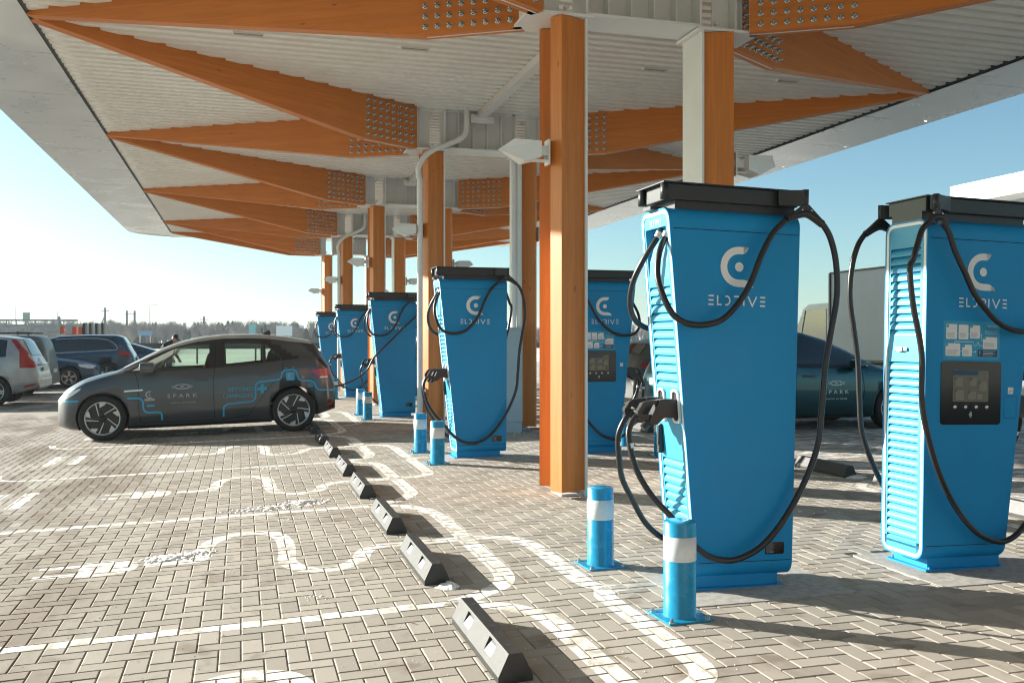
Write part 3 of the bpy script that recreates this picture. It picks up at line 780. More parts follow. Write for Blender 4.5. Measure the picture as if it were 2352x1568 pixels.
def logo(mb, fn, cu, cz, mi=0, s=1.0):
    ro, ri = .113, .0715; n = 14
    def P(u, v): return fn(cu+u*s, cz+v*s)
    xs0 = -.0
    out = [(.062, .113), (0, .113)]; inn = [(.030, .0715), (0, .0715)]
    for k in range(1, n+1):
        a = R(90+180*k/n); out.append((ro*math.cos(a), ro*math.sin(a))); inn.append((ri*math.cos(a), ri*math.sin(a)))
    out += [(.05, -.113), (.098, -.113)]; inn += [(.035, -.0715), (.062, -.078)]
    m = len(out); vs = [P(*p) for p in out]+[P(*p) for p in inn]
    mb.add(vs, [(i, i+1, m+i+1, m+i) for i in range(m-1)], mi)
    tip = [(.062, .113), (.057, .098), (.046, .083), (.030, .0715)]
    mb.flat([P(*p) for p in tip+[(.03, .113)]], mi)
    mb.flat([P(*p) for p in [(.062, -.078), (.082, -.092), (.098, -.113), (.06, -.113)]], mi)
    mb.flat([P(.0265*math.cos(6.283*k/20)+.004, .0265*math.sin(6.283*k/20)) for k in range(20)], mi)
CR_ = .0172
# cable routes (local); y < 0 is the logo face side
GL = [(-.385, -.115, 1.985), (-.385, -.02, 1.995)]
short_front = [GL[0], (-.415, -.125, 1.94), (-.458, -.16, 1.86), (-.485, -.20, 1.74), (-.47, -.245, 1.62), (-.423, -.268, 1.525), (-.340, -.27, 1.482), (-.234, -.27, 1.478), (-.127, -.27, 1.512), (-.030, -.27, 1.604), (.046, -.27, 1.722), (.112, -.268, 1.87), (.189, -.262, 1.999), (.272, -.258, 2.076)]
HO = (.395, -.258, 2.135)
long_front = [(.515, -.258, 2.068), (.563, -.26, 1.991), (.596, -.265, 1.852), (.598, -.27, 1.661), (.560, -.27, 1.461), (.522, -.27, 1.261), (.498, -.27, 1.012), (.470, -.27, .805), (.372, -.27, .58), (.243, -.268, .382), (.116, -.266, .255), (-.010, -.266, .195), (-.111, -.266, .185), (-.222, -.266, .218), (-.330, -.262, .305), (-.425, -.245, .43), (-.522, -.20, .543), (-.593, -.15, .687), (-.617, -.11, .849), (-.590, -.09, .93), (-.535, -.088, .988)]
short_front = tf(short_front); long_front = tf(long_front)
def mir_y(P): return [(x, -y, z) for x, y, z in P]
short_back = [GL[1], (-.425, -.01, 1.93), (-.475, .03, 1.83), (-.500, .10, 1.72), (-.48, .19, 1.60), (-.42, .255, 1.51), (-.33, .268, 1.462), (-.21, .27, 1.457), (-.120, .27, 1.475), (-.035, .27, 1.511), (.055, .27, 1.585), (.14, .27, 1.681), (.205, .268, 1.80), (.27, .264, 1.921), (.312, .258, 2.035), (.345, .255, 2.078)]
long_back = [(.452, .255, 2.088), (.50, .256, 2.04), (.536, .262, 1.955), (.574, .268, 1.86), (.598, .27, 1.801), (.574, .27, 1.592), (.515, .27, 1.312), (.508, .27, .985), (.412, .27, .653), (.282, .27, .414), (.129, .268, .253), (-.027, .266, .187), (-.14, .266, .19), (-.25, .262, .235), (-.36, .25, .32), (-.45, .23, .45), (-.53, .19, .58), (-.575, .13, .72), (-.590, .10, .84), (-.560, .082, .93), (-.515, .08, .985)]
GL = tf(GL); short_back = tb(short_back); long_back = tb(long_back)
def connector_mb(y, dx=0, dz=0):
    mb = MB(); f = lambda u, v, h: (u+dx, y+h, v+dz)
    body = [(-.325, .955), (-.325, 1.062), (-.40, 1.062), (-.435, 1.058), (-.47, .99), (-.495, .945), (-.487, .915), (-.45, .92), (-.405, .958)]
    mb.prism(body, -.028, .028, f)
    outl = [(-.41, 1.060), (-.515, 1.048), (-.530, 1.040), (-.566, .985), (-.558, .955), (-.535, .944), (-.495, .940)]
    hole = [(-.435, 1.034), (-.500, 1.027), (-.512, 1.018), (-.540, .985), (-.536, .972), (-.522, .968), (-.478, .975)]
    n = len(outl)
    for h0, h1 in ((-.017, .017),):
        vs = [f(u, v, h0) for u, v in outl]+[f(u, v, h0) for u, v in hole]+[f(u, v, h1) for u, v in outl]+[f(u, v, h1) for u, v in hole]
        fs = []
        for i in range(n-1): fs += [(i, i+1, n+i+1, n+i), (2*n+i, 3*n+i, 3*n+i+1, 2*n+i+1), (i, 2*n+i, 2*n+i+1, i+1), (n+i, n+i+1, 3*n+i+1, 3*n+i)]
        mb.add(vs, fs)
    for k in range(4):      # grip ribs
        t = .15+.22*k; u = -.530+(-.566+.530)*t; v = 1.040+(.985-1.040)*t
        mb.box((u+dx, y, v+dz), (.010, .036, .006), 0)
    mb.tube([f(-.49, .932, 0), f(-.545, .985-.055, 0)][:1]+[f(-.525, .90, 0)], [.024, .019], 12)
    return mb
def make_charger():
    r = empty('ev_charger', (0, 0, 0), 0)
    sh = make_shell().build('housing', M['blue'], r)
    for side in (-1, 1):
        fn = face_fn(side, .0006)
        for z in (2.008, .155):
            mb = MB(); x0 = xL(z) if side < 0 else -xR(z); x1 = xR(z) if side < 0 else -xL(z)
            ribbon(mb, [(x0+.02, z), (x1-.004, z)], .004, fn); mb.build('panel_seam', M['gap'], sh)
    # plug end
    for s in (-1, 1): make_trim(s).build('trim_ring', M['white_trim'], r)
    rowsL = [(.095+.0485*k, .095+.0485*k+.036, .022) for k in range(13)]+[(1.125+.0485*k, 1.125+.0485*k+.036, .022) for k in range(12)]+[(1.735, 2.035, .085)]
    make_panel(-1, rowsL).build('plug_panel', M['panel'], r)
    rowsR = [(.095+.0490*k, .095+.0490*k+.036, .022) for k in range(24)]+[(1.42+.0505*k, 1.42+.0505*k+.037, .022) for k in range(11)]
    make_panel(1, rowsR).build('vent_panel', M['panel'], r)
    mb = MB(); letters(mb, lambda u, v: (xL(v)+.0042, -u, v), -.075, 2.040, .032, total=.15); mb.build('end_wordmark', M['decal_white'], r)
    mb = MB(); mb.box((xR(1.335)-.004, -.03, 1.335), (.022, .115, .024), bev=.004); mb.box((xR(1.335)+.01, -.03, 1.335), (.012, .05, .03), bev=.003); mb.build('lock', M['steel'], r)
    mb = MB(); mb.box((xL(.82)-.006, .128, .82), (.03, .03, .17), bev=.006); mb.box((xL(.82)-.02, .128, .84), (.012, .022, .12), bev=.004); mb.build('handle', M['plastic'], r)
    for y in (-.095, .085):
        mb = MB(); A = rrect(y-.045, .925, y+.045, 1.115, .03); B = rrect(y-.033, .938, y+.033, 1.102, .024); n = len(A)
        vs = [endpt(-1, v, z, .006) for v, z in A]+[endpt(-1, v, z, -.006) for v, z in A]+[endpt(-1, v, z, -.006) for v, z in B]+[endpt(-1, v, z, .003) for v, z in B]
        mb.add(vs, [(j*n+k, j*n+(k+1) % n, (j+1)*n+(k+1) % n, (j+1)*n+k) for j in range(3) for k in range(n)]); so = mb.build('socket', M['white_trim'], r)
        mb = MB(); mb.flat([endpt(-1, v, z, .003) for v, z in B]); mb.build('socket_face', M['plastic'], so)
    # base plinth and plate
    mb = MB(); mb.box((-.0+.0, 0, .045), (.53, .30, .075)); mb.build('plinth', M['blue'], r, loc=(.02, 0, 0))
    mb = MB(); mb.box((.02, 0, .0065), (.60, .36, .011))
    for x in (-.24, .28):
        for y in (-.165, .165): mb.lathe([(.011, .012), (.011, .022), (0, .0222)], 6, Matrix.Translation((x, y, 0)))
    mb.build('base_plate', M['blue'], r)
    # faces
    for s in (-1, 1):
        mb = MB(); fn = face_fn(s); logo(mb, fn, -.026 if s < 0 else .046, 1.810 if s < 0 else 1.816); letters(mb, fn, -.209 if s < 0 else -.125, 1.592 if s < 0 else 1.600, .054)
        mb.build('logo', M['decal_white'], r)
    mb = MB(); fn = face_fn(-1); mb.flat([fn(u, v) for u, v in rrect(.178, .190, .300, .258, .008)], 0); fo_ = mb.build('rating_plate', M['blackgloss'], r)
    mb = MB(); f2 = face_fn(-1, .0018)
    for k in range(9): ribbon(mb, [(.186, .250-.0055*k), (.225+.02*((k*7) % 3)/3, .250-.0055*k)], .0014, f2)
    for k in range(4): mb.flat([f2(.190+.012*k+a, .197+b_) for a, b_ in ((0, 0), (.007, 0), (.007, .006), (0, .006))])
    mb.build('print', M['greytext'], fo_)
    sf = lambda f: (lambda u, v: f(u+.060, v))
    fn = sf(face_fn(1)); f2 = sf(face_fn(1, .0018)); f3 = sf(face_fn(1, .0026)); f4 = sf(face_fn(1, .0034))
    mb = MB(); mb.flat([fn(u, v) for u, v in rrect(-.295, 1.280, .122, 1.513, .012)]); ip = mb.build('instruction_panel', M['panelblue'], r)
    mb = MB(); WB = [(-.276, 1.403, -.196, 1.493), (-.185, 1.403, -.113, 1.491), (-.101, 1.409, -.027, 1.490), (-.004, 1.347, .102, 1.420), (-.278, 1.301, -.171, 1.377), (-.156, 1.301, -.085, 1.370)]
    for b_ in WB: mb.flat([f2(u, v) for u, v in rrect(*b_, .006, 3)])
    for P_ in ([(-.196, 1.437), (-.185, 1.437)], [(-.113, 1.437), (-.101, 1.437)], [(-.027, 1.435), (-.016, 1.435), (-.014, 1.40), (-.010, 1.395), (-.004, 1.395)], [(-.215, 1.377), (-.215, 1.388), (-.075, 1.389), (-.070, 1.370), (-.060, 1.364), (-.048, 1.370), (-.044, 1.386), (-.036, 1.386), (-.032, 1.368), (-.004, 1.366)], [(-.171, 1.330), (-.156, 1.330)], [(-.085, 1.328), (-.062, 1.328)]):
        ribbon(mb, P_, .0022, f2)
    mb.flat([f2(-.062+a, 1.328+b_) for a, b_ in ((0, -.005), (.007, -.004), (.007, .004), (0, .005))])
    put_text(mb, 'Pagalba / Support', .011, .105, 1.484, f2, 0, 'R'); put_text(mb, 'Daugiau informacijos /', .0105, .105, 1.452, f2, 0, 'R'); put_text(mb, 'For more information', .0105, .105, 1.439, f2, 0, 'R')
    mb.build('boxes', M['decal_white'], ip)
    mb = MB()
    for (u, v) in ((-.266, 1.482), (-.091, 1.482), (.006, 1.414), (-.268, 1.368), (-.147, 1.362)):
        mb.flat([f3(u+.010*math.cos(6.283*k/14), v+.010*math.sin(6.283*k/14)) for k in range(14)])
    mb.build('number_disc', M['panelblue'], ip)
    mb = MB(); mb.flat([f2(u, v) for u, v in rrect(-.042, 1.299, .104, 1.342, .005, 3)]); mb.build('warning_box', M['panelnavy'], ip)
    mb = MB()
    for nn_, (u, v) in zip('12345', ((-.266, 1.482), (-.091, 1.482), (.006, 1.414), (-.268, 1.368), (-.147, 1.362))): put_text(mb, nn_+'.', .012, u, v-.004, f4, 0, 'C')
    put_text(mb, '!', .036, -.026, 1.309, f3, 0, 'C')
    for k in range(4): ribbon(mb, [(-.004, 1.333-.0085*k), (.090-.02*(k % 2), 1.333-.0085*k)], .0018, f3)
    mb.build('numerals', M['decal_white'], ip)
    mb = MB(); rnd = random.Random(3)
    for b_ in WB:
        y = b_[1]+.036
        while y > b_[1]+.006: ribbon(mb, [(b_[0]+.006, y), (b_[2]-.01-rnd.random()*.02, y)], .0016, f3); y -= .0052
    mb.build('small_print', M['greytext'], ip)
    mb = MB(); A = rrect(-.308, .885, .135, 1.269, .022, 5); mb.prism(A, 0, .004, lambda u, v, h: (-u-.060, HD+h, v)); sp_ = mb.build('touch_panel', M['blackgloss'], r)
    g5 = sf(face_fn(1, .0046)); g6 = sf(face_fn(1, .0052))
    mb = MB(); mb.flat([g5(u, v) for u, v in ((-.222, 1.024), (.041, 1.024), (.041, 1.215), (-.222, 1.215))]); sc_ = mb.build('screen', M['screen'], sp_)
    mb = MB()
    for b_ in ((-.204, 1.115, -.15, 1.17), (-.10, 1.12, -.05, 1.165), (-.026, 1.09, .026, 1.15), (-.20, 1.035, -.14, 1.095), (-.108, 1.04, -.052, 1.085), (-.045, 1.04, -.005, 1.07)): mb.flat([g6(u, v) for u, v in rrect(*b_, .004, 2)])
    mb.flat([g6(u, v) for u, v in ((-.222, 1.185), (-.035, 1.185), (-.035, 1.213), (-.222, 1.213))], 1)
    for (u, v) in ((-.202, 1.166), (-.092, 1.162), (-.024, 1.143), (-.198, 1.093), (-.104, 1.083)): mb.flat([sf(face_fn(1, .0058))(u+.008*math.cos(6.283*k/12), v+.008*math.sin(6.283*k/12)) for k in range(12)], 1)
    mb.build('screen_tiles', [M['screenlight'], M['panelnavy']], sc_)
    for u in (-.205, -.127, -.049, .030):
        mb = MB(); mb.lathe([(.0, .006), (.009, .0055), (.0125, .003), (.0125, 0)][::-1], 16, Matrix.Translation((-u-.060, HD+.004, .992)) @ Matrix.Rotation(R(-90), 4, 'X')); mb.build('button', M['steel'], sp_)
    mb = MB()
    for rr in (.008, .016, .024): ribbon(mb, [(-.105+rr*math.cos(R(a)), .946+rr*math.sin(R(a))) for a in range(-50, 51, 20)], .003, g5)
    mb.build('contactless_symbol', M['decal_white'], sp_)
    mb = MB(); ribbon(mb, rrect(.163, .924, .256, 1.059, .004, 2), .0018, fn, closed=True); mb.build('hatch_outline', M['gap'], r)
    mb = MB(); mb.flat([fn(u, v) for u, v in rrect(.191, 1.073, .232, 1.114, .003, 2)]); mb.build('number_sticker', M['decal_white'], r)
    # cable head on top
    mb = MB(); mb.box((.03, 0, 2.148), (.76, .27, .055)); mb.box((-.40, .02, 2.135), (.10, .10, .02)); hd = mb.build('cable_head', M['black'], r, loc=(-.05, 0, 0))
    mb = MB(); mb.box((.0, 0, 2.213), (.82, .34, .088), bev=.006); mb.build('arm_housing', M['black'], hd)
    mb = MB(); mb.box((-.012, 0, 2.261), (.865, .375, .007)); mb.build('lid', M['black'], hd)
    for s in (-1, 1):
        mb = MB(); yy = s*.255
        ends = [(.33, s*.18), (.385, yy)]
        mb.box((.345, s*.215, 2.213), (.16, .05, .085), rz=s*.42)
        mb.lathe([(0, -.045), (.019, -.045), (.019, .045), (0, .045)], 16, Matrix.Translation((.405, s*.250, 2.214)))
        am = mb.build('swing_arm', M['black'], hd)
        mb = MB(); mb.lathe([(0, -.045), (.024, -.045), (.024, .045), (0, .045)], 16, Matrix.Translation((-.42, s*.150, 2.214))); mb.build('hinge', M['black'], hd)
        # Y-shaped saddle the cable hangs over
        c0, c1 = ((.280, 2.085), (.515, 2.070)) if s < 0 else ((.335, 2.075), (.462, 2.080))
        mid = (c0[0]+c1[0])/2
        mb = MB(); f = lambda u, v, h: (u, yy+h, v)
        P_ = catmull([(c0[0], yy, c0[1]), (mid-.03, yy, 2.118), (mid+.03, yy, 2.118), (c1[0], yy, c1[1])], 5); mb.tube(P_, .0225, 12)
        mb.prism([(c0[0]+.01, 2.10), (c0[0]+.045, 2.082), (mid-.01, 2.115), (mid+.03, 2.115), (c1[0]-.04, 2.075), (c1[0]-.005, 2.092), (.42, 2.172), (.39, 2.172)], -.014, .014, f)
        mb.tube([(.405, s*.25, 2.165), (.405, s*.25, 2.19)], .010, 8)
        for u, v in ((mid-.035, 2.138), (mid+.045, 2.138)):
            pass
        sd = mb.build('cable_saddle', M['plastic'], hd)
        mb = MB()
        for u, v in ((.375, 2.142), (.436, 2.142)): mb.lathe([(.006, 0), (.006, .003), (0, .0035)], 10, Matrix.Translation((u, yy+s*.0145, v)) @ Matrix.Rotation(R(-90*s), 4, 'X'))
        mb.build('screw', M['steel'], sd)
        # cable gland
        g = GL[0] if s < 0 else GL[1]; nx = (short_front if s < 0 else short_back)[1]
        d = (Vector(nx)-Vector(g)).normalized(); mt = Matrix.Translation(Vector(g)-d*.03) @ d.to_track_quat('Z', 'Y').to_matrix().to_4x4()
        mb = MB(); mb.lathe([(0, 0), (.023, 0), (.023, .018), (.027, .019), (.027, .04), (.024, .041), (.024, .055), (.018, .062)], 18, mt); mb.build('cable_gland', M['steel'], r)
    return r
def add_cable(r, pts, name='cable'):
    mb = MB(); mb.tube(catmull(pts, 7), CR_, 12); return mb.build(name, M['rubber'], r)
PROTO = make_charger()
o_sf = add_cable(PROTO, short_front); o_lf = add_cable(PROTO, long_front); o_sb = add_cable(PROTO, short_back); o_lb = add_cable(PROTO, long_back)
for i_, (pp, cabo) in enumerate(((long_front, o_lf), (long_back, o_lb))):   # white cable tags
    p, q = Vector(pp[-3]), Vector(pp[-4]); d = (q-p).normalized()
    mb = MB(); mb.tube([p+d*.035, p+d*.062], CR_+.001, 14, cap=False); mb.build('cable_tag', M['decal_white'], cabo)
cn_f = connector_mb(-.095, -.023).build('connector', M['plastic'], PROTO); cn_b = connector_mb(.085, -.023).build('connector', M['plastic'], PROTO)
PROTO_LABELS = [
 'nearest charger of the left row, logo side facing us above the nearest bollards',
 'second charger of the left row, in front of the grey cabinet',
 'third charger of the left row, its cable plugged into the grey hatchback',
 'fourth charger of the left row, behind the grey hatchback',
 'farthest charger of the left row, smallest one in view']
RIGHT_LABELS = [
 'nearest charger of the right row with touch screen and sticker 271',
 'charger with screen and sticker 272 behind the nearest orange post',
 'third charger of the right row, a sliver behind the downpipe',
 'fourth charger of the right row, far behind the posts',
 'last charger of the right row, at the far end']
FN = (lambda f: (lambda u, v: f(u+.060, v)))(face_fn(1, .0018))
def sticker(r, num):
    mb = MB(); put_text(mb, num, .024, .2115, 1.080, FN, 0, 'C', width=.034); ribbon(mb, [(.198, 1.107), (.226, 1.107)], .0015, FN); mb.build('sticker_number', M['panelnavy'], r)
chargers = []
def pad(x, y):
    mb = MB(); h = .004; P_ = [(-.345, -.43), (.66, -.43), (.66, .40), (-.345, .40)]
    rnd = random.Random(int(x*10+y*7)); ring = []
    for k in range(4):
        a, b_ = Vector(P_[k]), Vector(P_[(k+1) % 4]); L_ = (b_-a).length; m_ = int(L_/.04)
        for q in range(m_): p = a+(b_-a)*q/m_; ring.append((p.x+rnd.uniform(-.004, .004), p.y+rnd.uniform(-.004, .004)))
    n = len(ring); mb.add([(a, b_, h) for a, b_ in ring]+[(a, b_, -.02) for a, b_ in ring], [list(range(n))]+[(i, n+i, n+(i+1) % n, (i+1) % n) for i in range(n)])
    return mb.build('concrete_pad', M['concrete'], loc=(x, y, 0))
for k in range(5):
    r = PROTO if k == 0 else copy_tree(PROTO)
    r.location = (2.67 if k == 0 else 2.70, 4.89+6.1*k, 0); r.rotation_euler = (0, R(1.3 if k == 0 else 0), 0)
    tag(r, PROTO_LABELS[k], 'charger', 'blue fast chargers in two rows on the island'); chargers.append(r)
    if k == 2:   # this one's front cable hangs from its saddle to the car instead of its holster
        for ch_ in list(r.children):
            if ch_.data in (o_lf.data, cn_f.data):
                for g_ in list(ch_.children): bpy.data.objects.remove(g_)
                bpy.data.objects.remove(ch_)
        add_cable(r, [(.465, -.258, 2.068), (.46, -.262, 2.0), (.38, -.27, 1.86), (.12, -.30, 1.62), (-.08, -.30, 1.42), (-.40, -.28, 1.10), (-.53, -.22, .86), (-.74, -.16, .69), (-1.0, -.08, .585), (-1.22, .0, .58), (-1.30, .02, .60)])
    tag(pad(2.63, 4.87+6.1*k), 'pale concrete footing under the %s charger of the left row' % ['nearest', 'second', 'third', 'fourth', 'farthest'][k], 'footing', 'concrete footings')
for k in range(5):
    r = copy_tree(PROTO); r.location = (4.27, 4.89+6.1*k, 0); r.rotation_euler = (0, R(-1.3 if k == 0 else 0), math.pi)
    tag(r, RIGHT_LABELS[k], 'charger', 'blue fast chargers in two rows on the island'); chargers.append(r)
    sticker(r, ['271', '272', '273', '274', '275'][k])
    tag(pad(4.165, 4.83+6.1*k), 'pale concrete footing under the %s charger of the right row' % ['nearest', 'second', 'third', 'fourth', 'farthest'][k], 'footing', 'concrete footings')

# ------------------------------------------------------------------ bollards
def make_bollard():
    r = empty('bollard', (0, 0, 0))
    mb = MB(); mb.lathe([(0, .485), (.079, .485), (.082, .482), (.082, .010), (.088, .008), (.090, .004)], 40); mb.build('pipe', M['bollard'], r)
    mb = MB(); mb.lathe([(.0828, .425-.012), (.0832, .413), (.0832, .292), (.0828, .291)], 40); mb.build('reflective_band', M['reflective'], r)
    mb = MB(); mb.box((0, 0, .004), (.25, .25, .009), bev=.002); mb.build('foot_plate', M['bollard'], r)
    for a in (-1, 1):
        for b_ in (-1, 1):
            mb = MB(); T_ = Matrix.Translation((a*.10, b_*.10, .008)); mb.lathe([(.015, 0), (.015, .002), (.0105, .002), (.0105, .010), (.006, .010), (.006, .018), (0, .019)], 8, T_); mb.build('anchor_bolt', M['steel'], r)
    return r
BP = make_bollard(); first = True
ORD = ['nearest', 'second', 'third', 'fourth', 'farthest']
for k in range(5):
    for j, (x, y, w_) in enumerate(((2.135, 4.32, 'right-hand'), (2.15, 5.45, 'left-hand'))):
        b_ = BP if first else copy_tree(BP); first = False
        b_.location = (x, y+6.1*k, 0); b_.rotation_euler = (0, 0, R([3, -2, 4, 0, 2][k])); 
        tag(b_, '%s blue bollard of the pair before the %s charger of the left row' % (w_, ORD[k]), 'bollard', 'blue bollards with white bands')
    for j, (x, y, w_) in enumerate(((4.90, 5.45, 'rear'), (4.90, 4.33, 'front'))):
        if k == 0: continue
        b_ = copy_tree(BP); b_.location = (x, y+6.1*k, 0)
        tag(b_, '%s blue bollard of the pair beyond the %s charger of the right row' % (w_, ORD[k]), 'bollard', 'blue bollards with white bands')

# ------------------------------------------------------------------ wheel stops
def make_stop():
    r = empty('wheel_stop', (0, 0, 0)); mb = MB(); L_ = .88; W_ = .15
    n = 2
    # cross-section: x 0..W ; sloping front with two pockets
    h = .125; xa, xb = .045, .105; zl = .03
    f0 = lambda t: (xa*t, zl+(h-zl)*t)
    ys = [-L_/2, -.27, -.15, .13, .25, L_/2]
    def sl(t, y, d=0): x, z = f0(t); return (x+d, y, z)
    for i in range(5):
        y0_, y1_ = ys[i], ys[i+1]
        if i in (1, 3):
            a, b_ = .28, .88
            mb.flat([sl(0, y0_), sl(a, y0_), sl(a, y1_), sl(0, y1_)]); mb.flat([sl(b_, y0_), sl(1, y0_), sl(1, y1_), sl(b_, y1_)])
            mb.flat([sl(a, y0_), sl(b_, y0_, .022), sl(b_, y1_, .022), sl(a, y1_)]); mb.flat([sl(b_, y0_, .022), sl(b_, y0_), sl(b_, y1_), sl(b_, y1_, .022)])
            mb.flat([sl(a, y0_), sl(b_, y0_), sl(b_, y0_, .022)]); mb.flat([sl(a, y1_), sl(b_, y1_, .022), sl(b_, y1_)])
        else: mb.flat([sl(0, y0_), sl(1, y0_), sl(1, y1_), sl(0, y1_)])
    e0, e1 = -L_/2, L_/2
    mb.flat([(0, e0, 0), (0, e0, zl), (0, e1, zl), (0, e1, 0)]); mb.flat([(xa, e0, h), (xb, e0, h), (xb, e1, h), (xa, e1, h)])
    mb.flat([(xb, e0, h), (W_, e0, zl), (W_, e1, zl), (xb, e1, h)]); mb.flat([(W_, e0, zl), (W_, e0, 0), (W_, e1, 0), (W_, e1, zl)])
    for e in (e0, e1): mb.flat([(0, e, 0), (W_, e, 0), (W_, e, zl), (xb, e, h), (xa, e, h), (0, e, zl)])
    mb.build('body', M['rubberstop'], r)
    for y0_, y1_ in ((-.262, -.165), (.138, .240)):
        mb = MB(); mb.flat([sl(.29, y0_, -.0006), sl(.66, y0_, .0125), sl(.66, y1_, .0125), sl(.29, y1_, -.0006)]); mb.build('reflector', M['stopwhite'], r)
    for y in (-.33, -.06, .30):
        mb = MB(); mb.flat([(.075+.013*math.cos(6.283*k/16), y+.013*math.sin(6.283*k/16), h+.0007) for k in range(16)]); mb.build('fixing_hole', M['gap'], r)
    return r
SP = make_stop(); first = True
SO = ['nearest wheel stop, large at the bottom edge of the left row', 'second wheel stop of the left row, with snow stuck on its end', 'third wheel stop from the camera in the left row', 'fourth wheel stop from the camera in the left row', 'fifth wheel stop from the camera in the left row', 'sixth wheel stop from the camera in the left row', 'seventh wheel stop, before the hatchback shadow in the left row', 'eighth wheel stop, against the rear tyre of the grey hatchback']
for k, y in enumerate((4.17, 5.79, 7.27, 8.87, 10.32, 11.91, 13.35, 14.9, 16.4, 18.0, 19.5, 21.0)):
    s = SP if first else copy_tree(SP); first = False
    s.location = (1.02, y, gz(1.02)-.001)
    if k < 2: s.location.y += -.0
    tag(s, SO[k] if k < 8 else 'black rubber wheel stop of the left row behind the grey hatchback', 'wheel stop', 'black rubber wheel stops')
for k, y in enumerate((5.8, 7.3, 8.62, 10.3, 11.9, 13.4)):
    s = copy_tree(SP); s.location = (6.02, y, 0.0); s.rotation_euler = (0, 0, math.pi)
    tag(s, ['nearest', 'second', 'snow-tipped third', 'fourth', 'fifth', 'sixth'][k]+' wheel stop of the right row beyond the chargers', 'wheel stop', 'black rubber wheel stops')
# ------------------------------------------------------------------ cars
M['gray_paint'] = mat('grey_car_paint', (.050, .060, .068, 1), .36, .2, coat=.8, var=.05, vscale=3)
M['silver_paint'] = mat('dusty_silver_paint', (.42, .42, .40, 1), .35, .3, coat=.4, var=.15, vscale=4)
M['teal_paint'] = mat('teal_car_paint', (.005, .065, .075, 1), .30, .55, coat=.8, var=.12, vscale=3)
M['navy_paint'] = mat('dark_blue_paint', (.014, .05, .085, 1), .32, .4, coat=.7, var=.2, vscale=4)
M['dirtygrey_paint'] = mat('road_dirty_paint', (.10, .105, .10, 1), .5, .2, coat=.2, var=.3, vscale=4)
M['blacktrim'] = mat('black_trim', (.012, .012, .013, 1), .3)
M['darkglass'] = mat('dark_window', (.012, .022, .026, 1), .06, spec=.9)
M['tyre'] = mat('tyre_rubber', (.018, .018, .018, 1), .8, var=.2, vscale=20)
M['rim'] = mat('alloy_rim', (.50, .50, .49, 1), .3, .9)
M['rimdark'] = mat('rim_black', (.012, .012, .012, 1), .3)
M['red'] = mat('tail_lamp_red', (.36, .006, .006, 1), .2, coat=.3)
M['headlamp'] = mat('headlamp_glass', (.72, .74, .74, 1), .12, coat=1)
M['plate'] = mat('number_plate', (.55, .62, .64, 1), .4)
M['stripe'] = mat('blue_livery', (.02, .37, .60, 1), .45)
M['grey_decal'] = mat('silver_lettering', (.38, .39, .38, 1), .45)
M['seat'] = mat('seat_fabric', (.02, .022, .024, 1), .9)
M['glass'] = glassmat('car_glass', (.62, .72, .66, 1))
def smooth_tab(T):
    return lambda x: sum(w*lerp_tab(T, x+d) for d, w in ((-.06, .15), (-.03, .2), (0, .3), (.03, .2), (.06, .15)))
